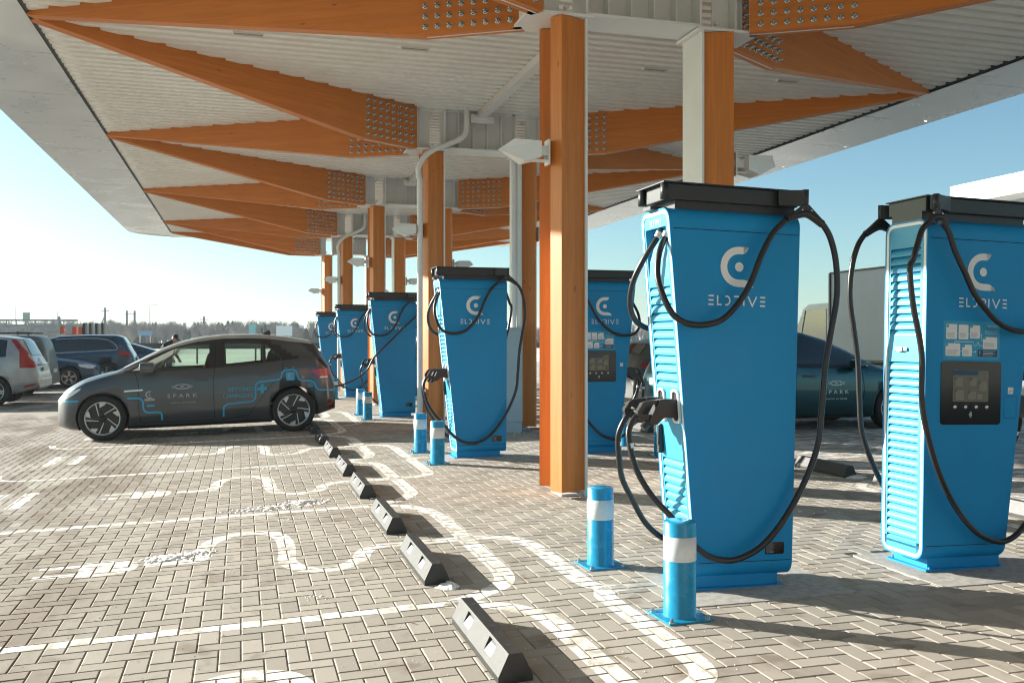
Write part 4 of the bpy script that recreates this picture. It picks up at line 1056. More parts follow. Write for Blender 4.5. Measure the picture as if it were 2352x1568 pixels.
class Body:
    def __init__(s, L, top, belt, low, Wt, Rt, exact_ends=True):
        s.L = L; s.top = smooth_tab(top); s.belt = smooth_tab(belt); s.low = smooth_tab(low); s.W = smooth_tab(Wt); s.R = smooth_tab(Rt)
    def sec(s, x, dW=0, dR=0, dz=0, zb=None):
        zt = s.top(x)-dz; zs = min(s.belt(x), zt-.012); b = s.low(x) if zb is None else zb; W = s.W(x)-dW; Rr = s.R(x)-dR
        g = max(0, min(1, (zt-zs)/.35)); H = zs-b
        P = [(0, b), (W*.88, b), (W*.965, b+.05*min(1, H*3)), (W*.995, b+.28*H), (W, b+.52*H), (W*.992, b+.78*H), (W*.975, b+.93*H), (W*.950, zs)]
        ze = zt-.075*g-.012
        for k in range(1, 6):
            t = k/5; yy = W*.95+(Rr-W*.95)*t; zz = zs+(ze-zs)*t; bow = .022*g*math.sin(math.pi*t); P.append((yy+bow, zz))
        P += [(Rr*.93, zt-.032*g-.005), (Rr*.72, zt-.010*g-.002), (Rr*.38, zt), (0, zt)]
        return P
    def S(s, x, z):
        P = s.sec(x); best = None
        for (y0, z0), (y1, z1) in zip(P, P[1:]):
            if z1 > z0 and z0-1e-6 <= z <= z1+1e-6: 
                y = y0+(y1-y0)*(z-z0)/(z1-z0); best = y if best is None else max(best, y)
        return best if best is not None else (P[1][0] if z < P[1][1] else 0)
    def T(s, x, y):
        P = s.sec(x); y = abs(y)
        for (y0, z0), (y1, z1) in zip(P[::-1], P[::-1][1:]):
            if y0 <= y <= y1: return z0+(z1-z0)*(y-y0)/max(1e-6, (y1-y0))
        return P[7][1]
    def loft(s, x0, x1, n, pred=None, **kw):
        mb = MB(); rings = []
        for i in range(n+1):
            t = i/n; x = x0+(x1-x0)*t
            if kw.get('ease'): x = x0+(x1-x0)*(t-.0*math.sin(2*math.pi*t))
            P = s.sec(x, **{k: v for k, v in kw.items() if k in ('dW', 'dR', 'dz', 'zb')})
            rings.append([(x, -y, z) for y, z in P]+[(x, y, z) for y, z in P[-2:0:-1]])
        m = len(rings[0]); vs = [p for r_ in rings for p in r_]
        mb.v = vs
        for i in range(n):
            for k in range(m):
                f = [i*m+k, i*m+(k+1) % m, (i+1)*m+(k+1) % m, (i+1)*m+k]
                c_ = [sum(vs[q][a] for q in f)/4 for a in range(3)]
                mb.f.append(f); mb.m.append(pred(*c_, k if k < m/2 else m-1-k) if pred else 0); mb.sm.append(True); mb.uv.append(None)
        for r0, rev in ((0, False), (n*m, True)):
            f = [r0+k for k in range(m)]; mb.f.append(f if rev else f[::-1]); mb.m.append(pred(vs[r0][0], 0, .4, 0) if pred else 0); mb.sm.append(False); mb.uv.append(None)
        return mb
def booleans(o, cutters):
    for c_ in cutters:
        md = o.modifiers.new('b', 'BOOLEAN'); md.operation = 'DIFFERENCE'; md.solver = 'EXACT'; md.object = c_
    bpy.context.view_layer.update()
    me = bpy.data.meshes.new_from_object(o.evaluated_get(bpy.context.evaluated_depsgraph_get()))
    o.modifiers.clear(); old = o.data; o.data = me; me.name = o.name; bpy.data.meshes.remove(old)
    for c_ in cutters: me_ = c_.data; bpy.data.objects.remove(c_); bpy.data.meshes.remove(me_)
def cyl_y(cx, cz, r, y0, y1, mi=1, n=40):
    mb = MB(); mt = Matrix.Translation((cx, y0, cz)) @ Matrix.Rotation(R(-90), 4, 'X')
    mb.lathe([(0, 0), (r, 0), (r, y1-y0), (0, y1-y0)], n, mt, mi); 
    bm = bmesh.new(); me = bpy.data.meshes.new('cut'); me.from_pydata(mb.v, [], mb.f); bm.from_mesh(me); bmesh.ops.remove_doubles(bm, verts=bm.verts, dist=1e-5)
    bmesh.ops.recalc_face_normals(bm, faces=bm.faces); bm.to_mesh(me); bm.free()
    o = bpy.data.objects.new('cut', me); COL.objects.link(o); return o
def cut_from(mb, slots, mi=1):
    mb.m = [mi]*len(mb.m); o = mb.build('cut', slots); bm = bmesh.new(); bm.from_mesh(o.data); bmesh.ops.recalc_face_normals(bm, faces=bm.faces); bm.to_mesh(o.data); bm.free(); return o
def prism_y(poly, y0, y1):
    mb = MB(); mb.prism(poly, y0, y1, lambda u, v, h: (u, h, v)); return mb
def make_wheel(root, x, y, z, r, rr, style, side, rot=0, name='wheel'):
    w = empty(name, (x, y, z)); w.parent = root; sg = side  # side -1: outer face towards -y
    mt = Matrix.Rotation(R(90), 4, 'X') if sg < 0 else Matrix.Rotation(R(-90), 4, 'X')
    wd = .105
    mb = MB(); mb.lathe([(rr, -wd), (r-.02, -wd), (r-.004, -wd+.02), (r, -wd+.04), (r, wd-.04), (r-.004, wd-.02), (r-.02, wd), (rr+.035, wd+.006), (rr, wd-.004), (rr-.004, wd-.03)], 48, mt); mb.build('tyre', M['tyre'], w)
    mb = MB(); mb.lathe([(rr+.003, wd-.002), (rr-.008, wd-.001), (rr-.014, wd-.02), (rr-.02, -.05)], 48, mt)
    def f(u, v, h): return mt @ Vector((u, v, h))
    if style == 'blade':
        mb.lathe([(0, wd-.055), (rr-.01, wd-.06)], 48, mt, 1)
        for k in range(5):
            a = 2*math.pi*k/5+rot; ca, sa = math.cos(a), math.sin(a)
            def P(u, v): return (u*ca-v*sa, u*sa+v*ca)
            bl = [P(.035, .055), P(rr-.03, .075), P(rr-.008, .02), P(rr-.012, -.02), P(.06, .012)]
            mb.prism([P(.03, -.030), P(.05, .050), P(rr-.012, .085), P(rr-.010, .030), P(.11, .030)], wd-.05, wd-.016, f, 1)
            mb.prism([P(.04, .044), P(.05, .056), P(rr-.012, .092), P(rr-.012, .076)], wd-.03, wd-.011, f)
            mb.prism([P(rr-.085, .030), P(rr-.012, .030), P(rr-.014, -.05), P(rr-.04, -.052)], wd-.05, wd-.014, f)
    else:
        mb.lathe([(0, wd-.06), (rr-.01, wd-.065)], 40, mt, 1)
        for k in range(5):
            a = 2*math.pi*k/5+rot; ca, sa = math.cos(a), math.sin(a)
            def P(u, v): return (u*ca-v*sa, u*sa+v*ca)
            mb.prism([P(.03, -.028), P(.03, .028), P(rr-.01, .045), P(rr-.01, .018), P(.12, 0), P(rr-.01, -.018), P(rr-.01, -.045)], wd-.045, wd-.015, f)
    mb.lathe([(.045, wd-.05), (.045, wd-.01), (0, wd-.008)], 20, mt, 1)
    mb.build('rim', [M['rim'], M['rimdark']], w)
    return w
def place_car(root, wx, wy, rz, tilt=True):
    root.location = (wx, wy, gz(wx)); 
    if tilt and -10 < wx < 2: root.rotation_euler = Matrix.Rotation(-math.atan(.025), 4, 'Y').to_euler() if rz == 0 else (0, math.atan(.025), rz)
    else: root.rotation_euler = (0, 0, rz)
def nose(T): return [((.17+x*.66/.83) if x < .83 else x, v) for x, v in T]
class Car:
    """side graphics helper: fn(x, z) on the body side"""
    def __init__(s, B, side=-1, off=.004): s.B = B; s.side = side; s.off = off
    def __call__(s, u, v): return (u, s.side*(s.B.S(u, v)+s.off), v)
def dense(P, st=.04):
    out = [P[0]]
    for a, b_ in zip(P, P[1:]):
        d = math.hypot(b_[0]-a[0], b_[1]-a[1]); n = max(1, int(d/st))
        for k in range(1, n+1): out.append((a[0]+(b_[0]-a[0])*k/n, a[1]+(b_[1]-a[1])*k/n))
    return out
def rounded_path(P, r=.05):
    out = [P[0]]
    for i in range(1, len(P)-1):
        p0, p1, p2 = Vector(P[i-1]), Vector(P[i]), Vector(P[i+1]); d0 = (p0-p1); d2 = (p2-p1); q = min(r, d0.length*.48, d2.length*.48)
        a = p1+d0.normalized()*q; b_ = p1+d2.normalized()*q
        for k in range(6): t = k/5; c_ = a*(1-t)**2+p1*2*t*(1-t)+b_*t*t; out.append((c_.x, c_.y))
    out.append(P[-1]); return out
def window_pane(B, x0, x1, lo, hi, side, dep=.010):
    mb = MB(); n = 14; vs = []
    for i in range(n+1):
        x = x0+(x1-x0)*i/n; a, b_ = lerp_tab(lo, x), lerp_tab(hi, x)
        for k in range(5): z = a+(b_-a)*k/4; vs.append((x, side*(B.S(x, z)-dep), z))
    mb.add(vs, [(i*5+k, i*5+k+1, (i+1)*5+k+1, (i+1)*5+k) for i in range(n) for k in range(4)], 0, True); return mb
def patch(B, poly, side=-1, off=.004, n=14):
    """closed polygon laid on the body side, in vertical strips"""
    xs_ = sorted(p[0] for p in poly); x0, x1 = xs_[0], xs_[-1]; mb = MB(); cols = []
    for i in range(n+1):
        x = x0+(x1-x0)*(i/n*.998+.001); zs = []
        for a, b_ in zip(poly, poly[1:]+poly[:1]):
            if (a[0] <= x < b_[0]) or (b_[0] <= x < a[0]): zs.append(a[1]+(b_[1]-a[1])*(x-a[0])/(b_[0]-a[0]))
        cols.append((x, min(zs), max(zs)) if len(zs) > 1 else (x, poly[0][1], poly[0][1]))
    vs = []
    for x, a, b_ in cols:
        for k in range(5): z = a+(b_-a)*k/4; vs.append((x, side*(B.S(x, z)+off), z))
    mb.add(vs, [(i*5+k, i*5+k+1, (i+1)*5+k+1, (i+1)*5+k) for i in range(n) for k in range(4)], 0, True); return mb
def spark_graphics(root, B, x, z, w, mat_, side=-1, flip=False, m2=None):
    g = Car(B, side); fn = g if not flip else (lambda u, v: g(2*x-u, v))
    mb = MB(); put_text(mb, 'S P A R K', .085, x, z, fn, 0, 'C', width=w); 
    put_text(mb, '\\ electric car sharing', .038, x, z-.085, fn, 0, 'C', width=w*.86)
    cx, cz = x, z+.165    # knot of two looping strands between two rings
    for s in (1, -1):
        ribbon(mb, [(cx-.115+.23*t/24, cz+s*.033*math.sin(2*math.pi*t/24*1.0)*(1 if s > 0 else 1)) for t in range(25)], .010, fn)
        ribbon(mb, [(cx-.115+.23*t/24, cz+s*.036*math.sin(math.pi*t/24)) for t in range(25)], .010, fn)
        ribbon(mb, [(cx+s*.128+.016*math.cos(6.283*k/12), cz+.016*math.sin(6.283*k/12)) for k in range(12)], .008, fn, closed=True)
    mb.build('company_lettering', mat_, root)

# ---- grey hatchback with blue livery -------------------------------------------------------
L_ = 4.26
B = Body(L_, *map(nose, ([(0,.60),(.04,.68),(.15,.775),(.3,.85),(.5,.925),(.8,.99),(1.02,1.03),(1.2,1.125),(1.43,1.25),(1.65,1.36),(1.86,1.44),(2.19,1.515),(2.53,1.55),(2.98,1.55),(3.3,1.525),(3.67,1.465),(3.9,1.42),(3.99,1.39),(4.02,1.30),(4.10,1.16),(4.19,1.03),(4.235,.90),(4.26,.66)],
   [(0,.56),(.15,.70),(.5,.86),(1.0,.985),(1.6,1.01),(2.4,1.03),(3.0,1.06),(3.5,1.12),(3.9,1.16),(4.05,1.10),(4.2,.95),(4.26,.60)],
   [(0,.22),(.25,.17),(.6,.15),(3.6,.16),(3.9,.22),(4.26,.32)],
   [(0,.50),(.06,.62),(.15,.72),(.3,.81),(.7,.885),(2,.90),(3.6,.90),(3.95,.865),(4.15,.79),(4.26,.68)],
   [(0,.48),(.2,.62),(.6,.72),(1.0,.76),(1.3,.68),(1.7,.625),(2.4,.60),(3.3,.60),(3.9,.57),(4.1,.60),(4.2,.62),(4.26,.58)])))
car = empty('hatchback', (0, 0, 0)); tag(car, 'grey electric hatchback with blue line livery parked before the left charger row', 'car')
GW = [(1.22, 1.00), (1.64, 1.245), (1.82, 1.325), (2.08, 1.39), (2.38, 1.415), (3.18, 1.40), (3.38, 1.345), (3.66, 1.13)]
def pred(x, y, z, k):
    if z < .235 and .55 < x < 3.95: return 1
    if abs(y) > .5 and 1.12 < x < 3.72 and z > B.belt(x)+.0 and z < lerp_tab(GW, x)+.035: return 1
    if x > 3.62 and z > 1.16 and z < B.top(x)-.05 and z < 1.40 - (3.99-x)*-.0 and x > 3.72+(1.42-z)*.9: return 1
    if x > 4.0 and z > .96: return 1
    if x > 4.14 and z < .42: return 1
    return 0
body = B.loft(.17, L_, 110, pred).build('body', [M['gray_paint'], M['blacktrim']], car)
bm = bmesh.new(); bm.from_mesh(body.data); bmesh.ops.recalc_face_normals(bm, faces=bm.faces); bm.to_mesh(body.data); bm.free()
slots = [M['gray_paint'], M['blacktrim']]
AX = (.83, 3.60); WR = .335
cut = []
for ax in AX:
    for s in (-1, 1):
        c_ = cyl_y(ax, .335, .375, .60 if s > 0 else -1.1, 1.1 if s > 0 else -.60, 1); c_.data.materials.append(slots[0]); c_.data.materials.append(slots[1]); 
        for p in c_.data.polygons: p.material_index = 1
        cut.append(c_)
cab_ = B.loft(1.28, 3.90, 30, None, dW=.09, dR=.07, dz=.06, zb=.38); cut.append(cut_from(cab_, slots))
lo1 = [(1.24, 1.025), (2.36, 1.045)]; hi1 = [(1.24, 1.03), (1.45, 1.155), (1.66, 1.26), (1.83, 1.34), (2.08, 1.395), (2.36, 1.405)]
lo2 = [(2.58, 1.05), (3.15, 1.095)]; hi2 = [(2.58, 1.405), (2.9, 1.405), (3.15, 1.39)]
lo3 = [(3.20, 1.10), (3.42, 1.13)]; hi3 = [(3.20, 1.385), (3.30, 1.30), (3.42, 1.17)]
for lo, hi in ((lo1, hi1), (lo2, hi2), (lo3, hi3)):
    cut.append(cut_from(prism_y([(x, z) for x, z in lo]+[(x, z) for x, z in hi[::-1]], -1.2, 1.2), slots))
mbw = MB(); mbw.prism([(1.13, -.66), (1.13, .66), (1.95, .52), (1.95, -.52)], 1.055, 2.0, lambda u, v, h: (u, v, h)); cut.append(cut_from(mbw, slots))
booleans(body, cut)
for lo, hi in ((lo1, hi1), (lo2, hi2), (lo3, hi3)):
    for s in (-1, 1): window_pane(B, lo[0][0]-.01, lo[-1][0]+.01, lo, hi, s).build('side_window', M['glass'], car)
mb = MB(); vs = []
for i in range(11):
    x = 1.10+.88*i/10; yw = .66-.15*i/10
    for k in range(11): y = -yw+2*yw*k/10; vs.append((x, y, B.T(x, y)-.006))
mb.add(vs, [(i*11+k, i*11+k+1, (i+1)*11+k+1, (i+1)*11+k) for i in range(10) for k in range(10)], 0, True); mb.build('windscreen', M['glass'], car)
for ax, ro in zip(AX, (.35, .9)):
    for s in (-1, 1): make_wheel(car, ax, s*.79, .335, WR, .245, 'blade', s, ro)
for s in (-1, 1):     # underbody
    pass
mb = MB(); mb.box((2.2, 0, .26), (3.2, 1.1, .12)); mb.build('underbody', M['blacktrim'], car)
# seats, wheel, dash
def seat(x, y, w=.48):
    mb = MB(); mb.box((x, y, .62), (.50, w, .14), bev=.03); mt = Matrix.Translation((x+.30, y, .95)) @ Matrix.Rotation(R(18), 4, 'Y'); mb.box(None, (.13, w*.95, .62), mtx=mt, bev=.04)
    mt = Matrix.Translation((x+.40, y, 1.25)) @ Matrix.Rotation(R(15), 4, 'Y'); mb.box(None, (.10, .25, .18), mtx=mt, bev=.035); mb.build('seat', M['seat'], car)
seat(2.0, -.36); seat(2.0, .36); seat(2.95, -.36, .5); seat(2.95, .36, .5)
mb = MB(); mt = Matrix.Translation((1.62, -.36, 1.0)) @ Matrix.Rotation(R(-68), 4, 'Y'); mb.tube([mt @ Vector((.175*math.cos(6.283*k/24), .175*math.sin(6.283*k/24), 0)) for k in range(25)], .014, 8); mb.box(None, (.3, .05, .02), mtx=mt); mb.build('steering_wheel', M['seat'], car)
mb = MB(); mb.box((1.42, 0, .92), (.34, 1.25, .14), bev=.04); mb.build('dashboard', M['seat'], car)
g = Car(B)
mb = MB()
for P_ in ([(1.30, .98), (1.34, .80), (1.33, .55), (1.36, .24)], [(2.455, 1.40), (2.44, 1.03), (2.41, .80), (2.42, .26)], [(3.46, 1.10), (3.42, .88), (3.25, .72), (3.02, .42), (2.93, .30)], [(1.36, .24), (2.42, .235), (2.93, .29)]):
    ribbon(mb, dense(smooth2(P_, 6), .05), .009, Car(B, -1, .003))
mb.build('door_gap', M['gap'], car)
for x, z in ((2.24, .86), (3.18, .90)):
    mb = MB(); y = -B.S(x, z)-.014; mb.box((x, y, z), (.19, .03, .028), bev=.01); mb.build('door_handle', M['gray_paint'], car)
for s in (-1, 1):
    mb = MB(); mb.box((1.48, s*1.0, 1.07), (.22, .22, .165), bev=.06); mb.box((1.48, s*.90, .99), (.06, .14, .03)); mb.build('door_mirror', [M['gray_paint']], car)
patch(B, nose([(.06, .66), (.22, .73), (.47, .795), (.45, .765), (.30, .68), (.14, .61)])).build('headlight', M['headlamp'], car)
patch(B, nose([(.06, .66), (.22, .73), (.47, .795), (.45, .765), (.30, .68), (.14, .61)]), 1).build('headlight', M['headlamp'], car)
for s in (-1, 1): 
    patch(B, [(3.86, .955), (4.18, .975), (4.235, .95), (4.215, .84), (4.0, .815)], s, .006).build('tail_light', M['red'], car)
    patch(B, [(4.02, .845), (4.14, .845), (4.14, .825), (4.02, .825)], s, .009, 3).build('tail_light_strip', M['headlamp'], car)
    patch(B, [(4.12, .40), (4.22, .44), (4.21, .39), (4.14, .37)], s, .004, 4).build('rear_reflector', M['red'], car)
mb = MB(); mb.box((4.265, 0, .60), (.01, .5, .11)); mb.build('number_plate', M['plate'], car)
mb = MB(); mb.prism([(-.13, 0), (.06, 0), (.045, .075), (.03, .08)], -.012, .012, lambda u, v, h: (3.25+u, h, 1.52+v)); mb.build('roof_antenna', M['blacktrim'], car)
mb = MB(); ribbon(mb, dense([(1.14, .725), (1.40, .735)], .04), .022, Car(B, -1, .006)); mb.build('fender_badge', M['steel'], car)
mb = MB()     # livery line
P1 = rounded_path([(.26, .60), (.50, .60)], .05); ribbon(mb, dense(P1), .026, g)
P2 = rounded_path([(1.18, .615), (1.40, .615), (1.40, .395), (1.66, .395), (1.66, .27)], .09); ribbon(mb, dense(P2, .03), .026, g)
P3 = rounded_path([(2.55, .28), (2.55, .47), (3.03, .50), (3.03, .79), (3.42, .82), (3.44, .96), (3.66, .97), (3.68, .79), (3.92, .78), (3.97, .63), (4.24, .62)], .09); ribbon(mb, dense(P3, .025), .026, g)
ribbon(mb, [(3.13, .62), (3.13, .76)], .045, g); ribbon(mb, [(3.06, .69), (3.20, .69)], .045, g)
ribbon(mb, [(1.45, .495), (1.56, .495)], .03, g)
for x in (3.48, 3.59): ribbon(mb, [(x, .998), (x+.04, .998)], .010, g)
for x in (3.83, 3.87): ribbon(mb, [(x, .745), (x+.03, .715), (x, .685)], .012, g)
mb.flat([g(3.76+.018*math.cos(6.283*k/14), .845+.018*math.sin(6.283*k/14)) for k in range(14)])
mb.flat([g(u, v) for u, v in rrect(3.495, .80, 3.625, .93, .02)])
put_text(mb, 'BEYOND', .088, 2.99, .665, g, 0, 'R', width=.36); put_text(mb, 'CHARGING', .088, 2.99, .565, g, 0, 'R', width=.445)
mb.build('livery_line', M['stripe'], car)
mb = MB(); logo(mb, Car(B, -1, .007), 3.56, .865, 0, .36); logo(mb, g, 1.49, .66, 0, .5); ribbon(mb, [(1.42, .585), (1.57, .585)], .03, g); mb.build('livery_logo', M['grey_decal'], car)
spark_graphics(car, B, 1.96, .60, .43, M['grey_decal'])
for s in (-1, 1):
    mb = MB(); vs = []; NN = 50
    for i in range(NN+1):
        x = 1.12+2.80*i/NN; e = B.R(x)
        for f_ in (.99, .95, .86, .80): y = e*f_; vs.append((x, s*y, B.T(x, y)+.008))
    mb.add(vs, [(i*4+k, i*4+k+1, (i+1)*4+k+1, (i+1)*4+k) for i in range(NN) for k in range(3)], 0, True); mb.build('roof_trim', M['silver_paint'], car)
place_car(car, -2.80, 15.92, 0)

# ---- other cars ---------------------------------------------------------------------------
def simple_car(name, label, Bd, L_, paint, axles, wr, glass, wx, wy, rz, trim=.24, extra=None, tilt=True, cat='car'):
    r = empty(name, (0, 0, 0)); tag(r, label, cat)
    def pr(x, y, z, k):
        if z < trim and axles[0]-.3 < x < axles[1]+.4: return 1
        for x0, x1, lo, hi in glass:
            if x0 < x < x1 and abs(y) > .35 and z > Bd.belt(x)+lo and z < Bd.top(x)-hi: return 2
        return 0
    sl = [paint, M['blacktrim'], M['darkglass']]
    b = Bd.loft(0, L_, 100, pr).build('body', sl, r)
    bm = bmesh.new(); bm.from_mesh(b.data); bmesh.ops.recalc_face_normals(bm, faces=bm.faces); bm.to_mesh(b.data); bm.free()
    cs = []
    for ax in axles:
        for s in (-1, 1):
            c_ = cyl_y(ax, wr, wr+.05, .55 if s > 0 else -1.2, 1.2 if s > 0 else -.55, 1)
            for m_ in sl: c_.data.materials.append(m_)
            for p in c_.data.polygons: p.material_index = 1
            cs.append(c_)
    booleans(b, cs)
    for ax in axles:
        for s in (-1, 1): make_wheel(r, ax, s*(Bd.W(ax)-.12), wr, wr, wr*.69, 'spoke', s, ax)
    if extra: extra(r, Bd)
    place_car(r, wx, wy, rz, tilt); return r
def end_plate(r, x, z, w=.52, h=.11, nm='number_plate', m_=None):
    mb = MB(); mb.box((x, 0, z), (.02, w, h)); mb.build(nm, m_ or M['plate'], r)
# silver SUV, tail towards us-right
SUV = Body(4.65, [(0,.78),(.1,.92),(.4,1.02),(1.1,1.12),(1.45,1.28),(1.9,1.55),(2.3,1.68),(3.0,1.71),(3.8,1.69),(4.2,1.63),(4.3,1.58),(4.38,1.35),(4.5,1.12),(4.58,1.0),(4.63,.85),(4.65,.6)],
    [(0,.70),(.4,.90),(1.2,1.02),(2.4,1.08),(3.6,1.16),(4.2,1.20),(4.45,1.08),(4.6,.9),(4.65,.55)], [(0,.32),(.5,.26),(4.0,.26),(4.4,.34),(4.65,.42)],
    [(0,.70),(.2,.84),(.6,.92),(2,.945),(4.0,.93),(4.4,.87),(4.6,.82),(4.65,.78)], [(0,.55),(.6,.75),(1.3,.74),(1.9,.68),(3.5,.68),(4.2,.64),(4.4,.68),(4.6,.72),(4.65,.68)])
def suv_tail(r, Bd):
    for s in (-1, 1):
        patch(Bd, [(4.02, 1.60), (4.14, 1.60), (4.42, 1.25), (4.56, 1.05), (4.60, .90), (4.22, .90), (4.36, 1.08), (4.28, 1.25)], s, .012, 18).build('tail_light', M['red'], r)
        patch(Bd, [(4.30, .42), (4.58, .48), (4.60, .52), (4.32, .46)], s, .01, 6).build('rear_reflector', M['red'], r)
    mb = MB(); vs = []
    for x, yw in ((4.22, .50), (4.30, .53), (4.38, .56), (4.46, .58)):
        for k in range(7): y = -yw+2*yw*k/6; vs.append((x+.012, y, Bd.T(x, y)+.012))
    mb.add(vs, [(i*7+k, i*7+k+1, (i+1)*7+k+1, (i+1)*7+k) for i in range(3) for k in range(6)], 0, True); mb.build('rear_window', M['darkglass'], r)
    end_plate(r, 4.655, .86); mb = MB(); mb.box((4.62, 0, .98), (.05, .8, .035), bev=.01); mb.box((4.64, 0, .60), (.06, 1.3, .03), bev=.01); mb.build('chrome_strip', M['steel'], r)
    mb = MB(); mb.box((4.50, 0, .40), (.22, 1.3, .12), bev=.03); mb.build('lower_bumper', M['blacktrim'], r)
gl = [(1.55, 3.95, .02, .10)]
simple_car('suv', 'silver estate-height car with tall red tail lights at the left edge', SUV, 4.65, M['silver_paint'], (.9, 3.65), .36, gl, -9.36, 25.9, 0, .33, suv_tail)
VAN = Body(4.75, [(0,.9),(.2,1.05),(.8,1.18),(1.3,1.55),(1.7,1.80),(2.2,1.86),(4.3,1.84),(4.5,1.78),(4.62,1.5),(4.70,1.1),(4.75,.6)],
    [(0,.8),(.8,1.05),(2,1.12),(4.2,1.15),(4.5,1.1),(4.7,.95),(4.75,.55)], [(0,.35),(.5,.28),(4.3,.28),(4.75,.42)],
    [(0,.75),(.3,.9),(1,.95),(4.3,.95),(4.65,.88),(4.75,.80)], [(0,.6),(1,.8),(1.6,.76),(4.2,.76),(4.55,.76),(4.75,.72)])
def van_tail(r, Bd):
    for s in (-1, 1): patch(Bd, [(4.45, 1.05), (4.60, 1.05), (4.66, .80), (4.45, .78)], s, .01, 6).build('tail_light', M['red'], r)
    end_plate(r, 4.755, .80)
    mb = MB()
    for s in (-1, 1): mb.tube([(1.6, s*.70, 1.90), (4.3, s*.70, 1.90)], .018, 8); 
    for x in (2.0, 3.9): mb.box((x, 0, 1.93), (.05, 1.5, .03)); mb.box((x, -.7, 1.88), (.05, .03, .08)); mb.box((x, .7, 1.88), (.05, .03, .08))
    mb.build('roof_rack', M['blacktrim'], r)
simple_car('van', 'dirty grey-green people carrier with roof bars behind the silver car', VAN, 4.75, M['dirtygrey_paint'], (.95, 3.75), .34, [(1.5, 4.1, .02, .10)], -10.05, 30.4, 0, .34, van_tail)
SED = Body(4.75, [(0,.62),(.06,.72),(.3,.80),(.9,.92),(1.4,1.0),(1.8,1.22),(2.2,1.38),(2.6,1.44),(3.2,1.42),(3.8,1.22),(4.2,1.08),(4.6,1.02),(4.72,.9),(4.75,.6)],
    [(0,.56),(.3,.72),(1.0,.86),(1.8,.95),(3.6,1.0),(4.4,.98),(4.7,.85),(4.75,.5)], [(0,.24),(.5,.19),(4.2,.2),(4.75,.32)],
    [(0,.6),(.12,.76),(.4,.87),(1.2,.925),(3.8,.92),(4.4,.86),(4.75,.74)], [(0,.5),(.4,.7),(1.2,.78),(1.9,.64),(3.0,.60),(3.8,.66),(4.4,.72),(4.75,.62)])
def sed_front(r, Bd):
    for s in (-1, 1): patch(Bd, [(.10, .70), (.28, .76), (.62, .78), (.60, .70), (.30, .62), (.14, .62)], s, .008, 10).build('headlight', M['headlamp'], r)
    mb = MB(); mb.box((.0, 0, .50), (.02, 1.0, .22)); mb.build('grille', M['blacktrim'], r); end_plate(r, -.012, .42)
    for s in (-1, 1):
        patch(Bd, [(4.40, .92), (4.66, .90), (4.66, .80), (4.42, .80)], s, .008, 6).build('tail_light', M['red'], r)
        mb = MB(); mb.box((1.75, s*1.0, 1.0), (.12, .18, .10), bev=.03); mb.build('door_mirror', M['navy_paint'], r)
simple_car('saloon_car', 'dark blue saloon, bonnet and headlight showing behind the people carrier', SED, 4.75, M['navy_paint'], (.9, 3.75), .335, [(1.75, 3.75, .02, .09)], -4.60, 34.9, math.pi, .26, sed_front)
BIG = Body(4.95, [(0,.85),(.1,1.0),(.5,1.10),(1.2,1.18),(1.55,1.38),(2.0,1.66),(2.4,1.76),(3.4,1.78),(4.3,1.74),(4.5,1.68),(4.62,1.48),(4.74,1.22),(4.86,1.02),(4.93,.9),(4.95,.6)],
    [(0,.75),(.5,.95),(1.3,1.06),(2.4,1.12),(4.0,1.18),(4.5,1.20),(4.75,1.08),(4.9,.9),(4.95,.55)], [(0,.34),(.5,.26),(4.3,.27),(4.95,.44)],
    [(0,.72),(.2,.86),(.6,.94),(2,.96),(4.3,.94),(4.7,.88),(4.95,.78)], [(0,.6),(.6,.78),(1.4,.76),(2.0,.70),(3.8,.70),(4.5,.67),(4.7,.70),(4.95,.7)])
def big_tail(r, Bd):
    for s in (-1, 1): patch(Bd, [(4.40, 1.13), (4.74, 1.13), (4.84, 1.0), (4.44, .98)], s, .01, 8).build('tail_light', M['red'], r)
    mb = MB(); ribbon(mb, dense([(1.5, 1.115), (4.3, 1.20)], .1), .035, Car(Bd, -1, .008)); ribbon(mb, dense(smooth2([(4.3, 1.20), (4.36, 1.28), (4.2, 1.47), (3.9, 1.60), (3.2, 1.65), (2.3, 1.63)], 5), .1), .03, Car(Bd, -1, .008)); mb.build('window_trim', M['silver_paint'], r)
    mb = MB(); vs = []
    for x, yw in ((4.50, .5), (4.58, .54), (4.66, .58)):
        for k in range(7): y = -yw+2*yw*k/6; vs.append((x+.01, y, Bd.T(x, y)+.012))
    mb.add(vs, [(i*7+k, i*7+k+1, (i+1)*7+k+1, (i+1)*7+k) for i in range(2) for k in range(6)], 0, True); mb.build('rear_window', M['darkglass'], r); end_plate(r, 4.955, .86)
    mb = MB(); mb.box((2.6, -Bd.S(2.6, .98)-.012, .98), (.22, .03, .03)); mb.box((3.6, -Bd.S(3.6, 1.0)-.012, 1.0), (.22, .03, .03)); mb.build('door_handle', M['navy_paint'], r)
simple_car('estate_car', 'large dark blue estate with bright window trim, behind the grey hatchback nose', BIG, 4.95, M['navy_paint'], (.95, 3.95), .37, [(1.7, 4.25, .02, .13)], -8.62, 37.3, 0, .34, big_tail)
simple_car('saloon_car', 'dark saloon tail with red lights, mostly behind the large blue estate', SED, 4.75, M['navy_paint'], (.9, 3.75), .335, [(1.75, 3.75, .02, .09)], -7.45, 41.5, 0, .26, sed_front)
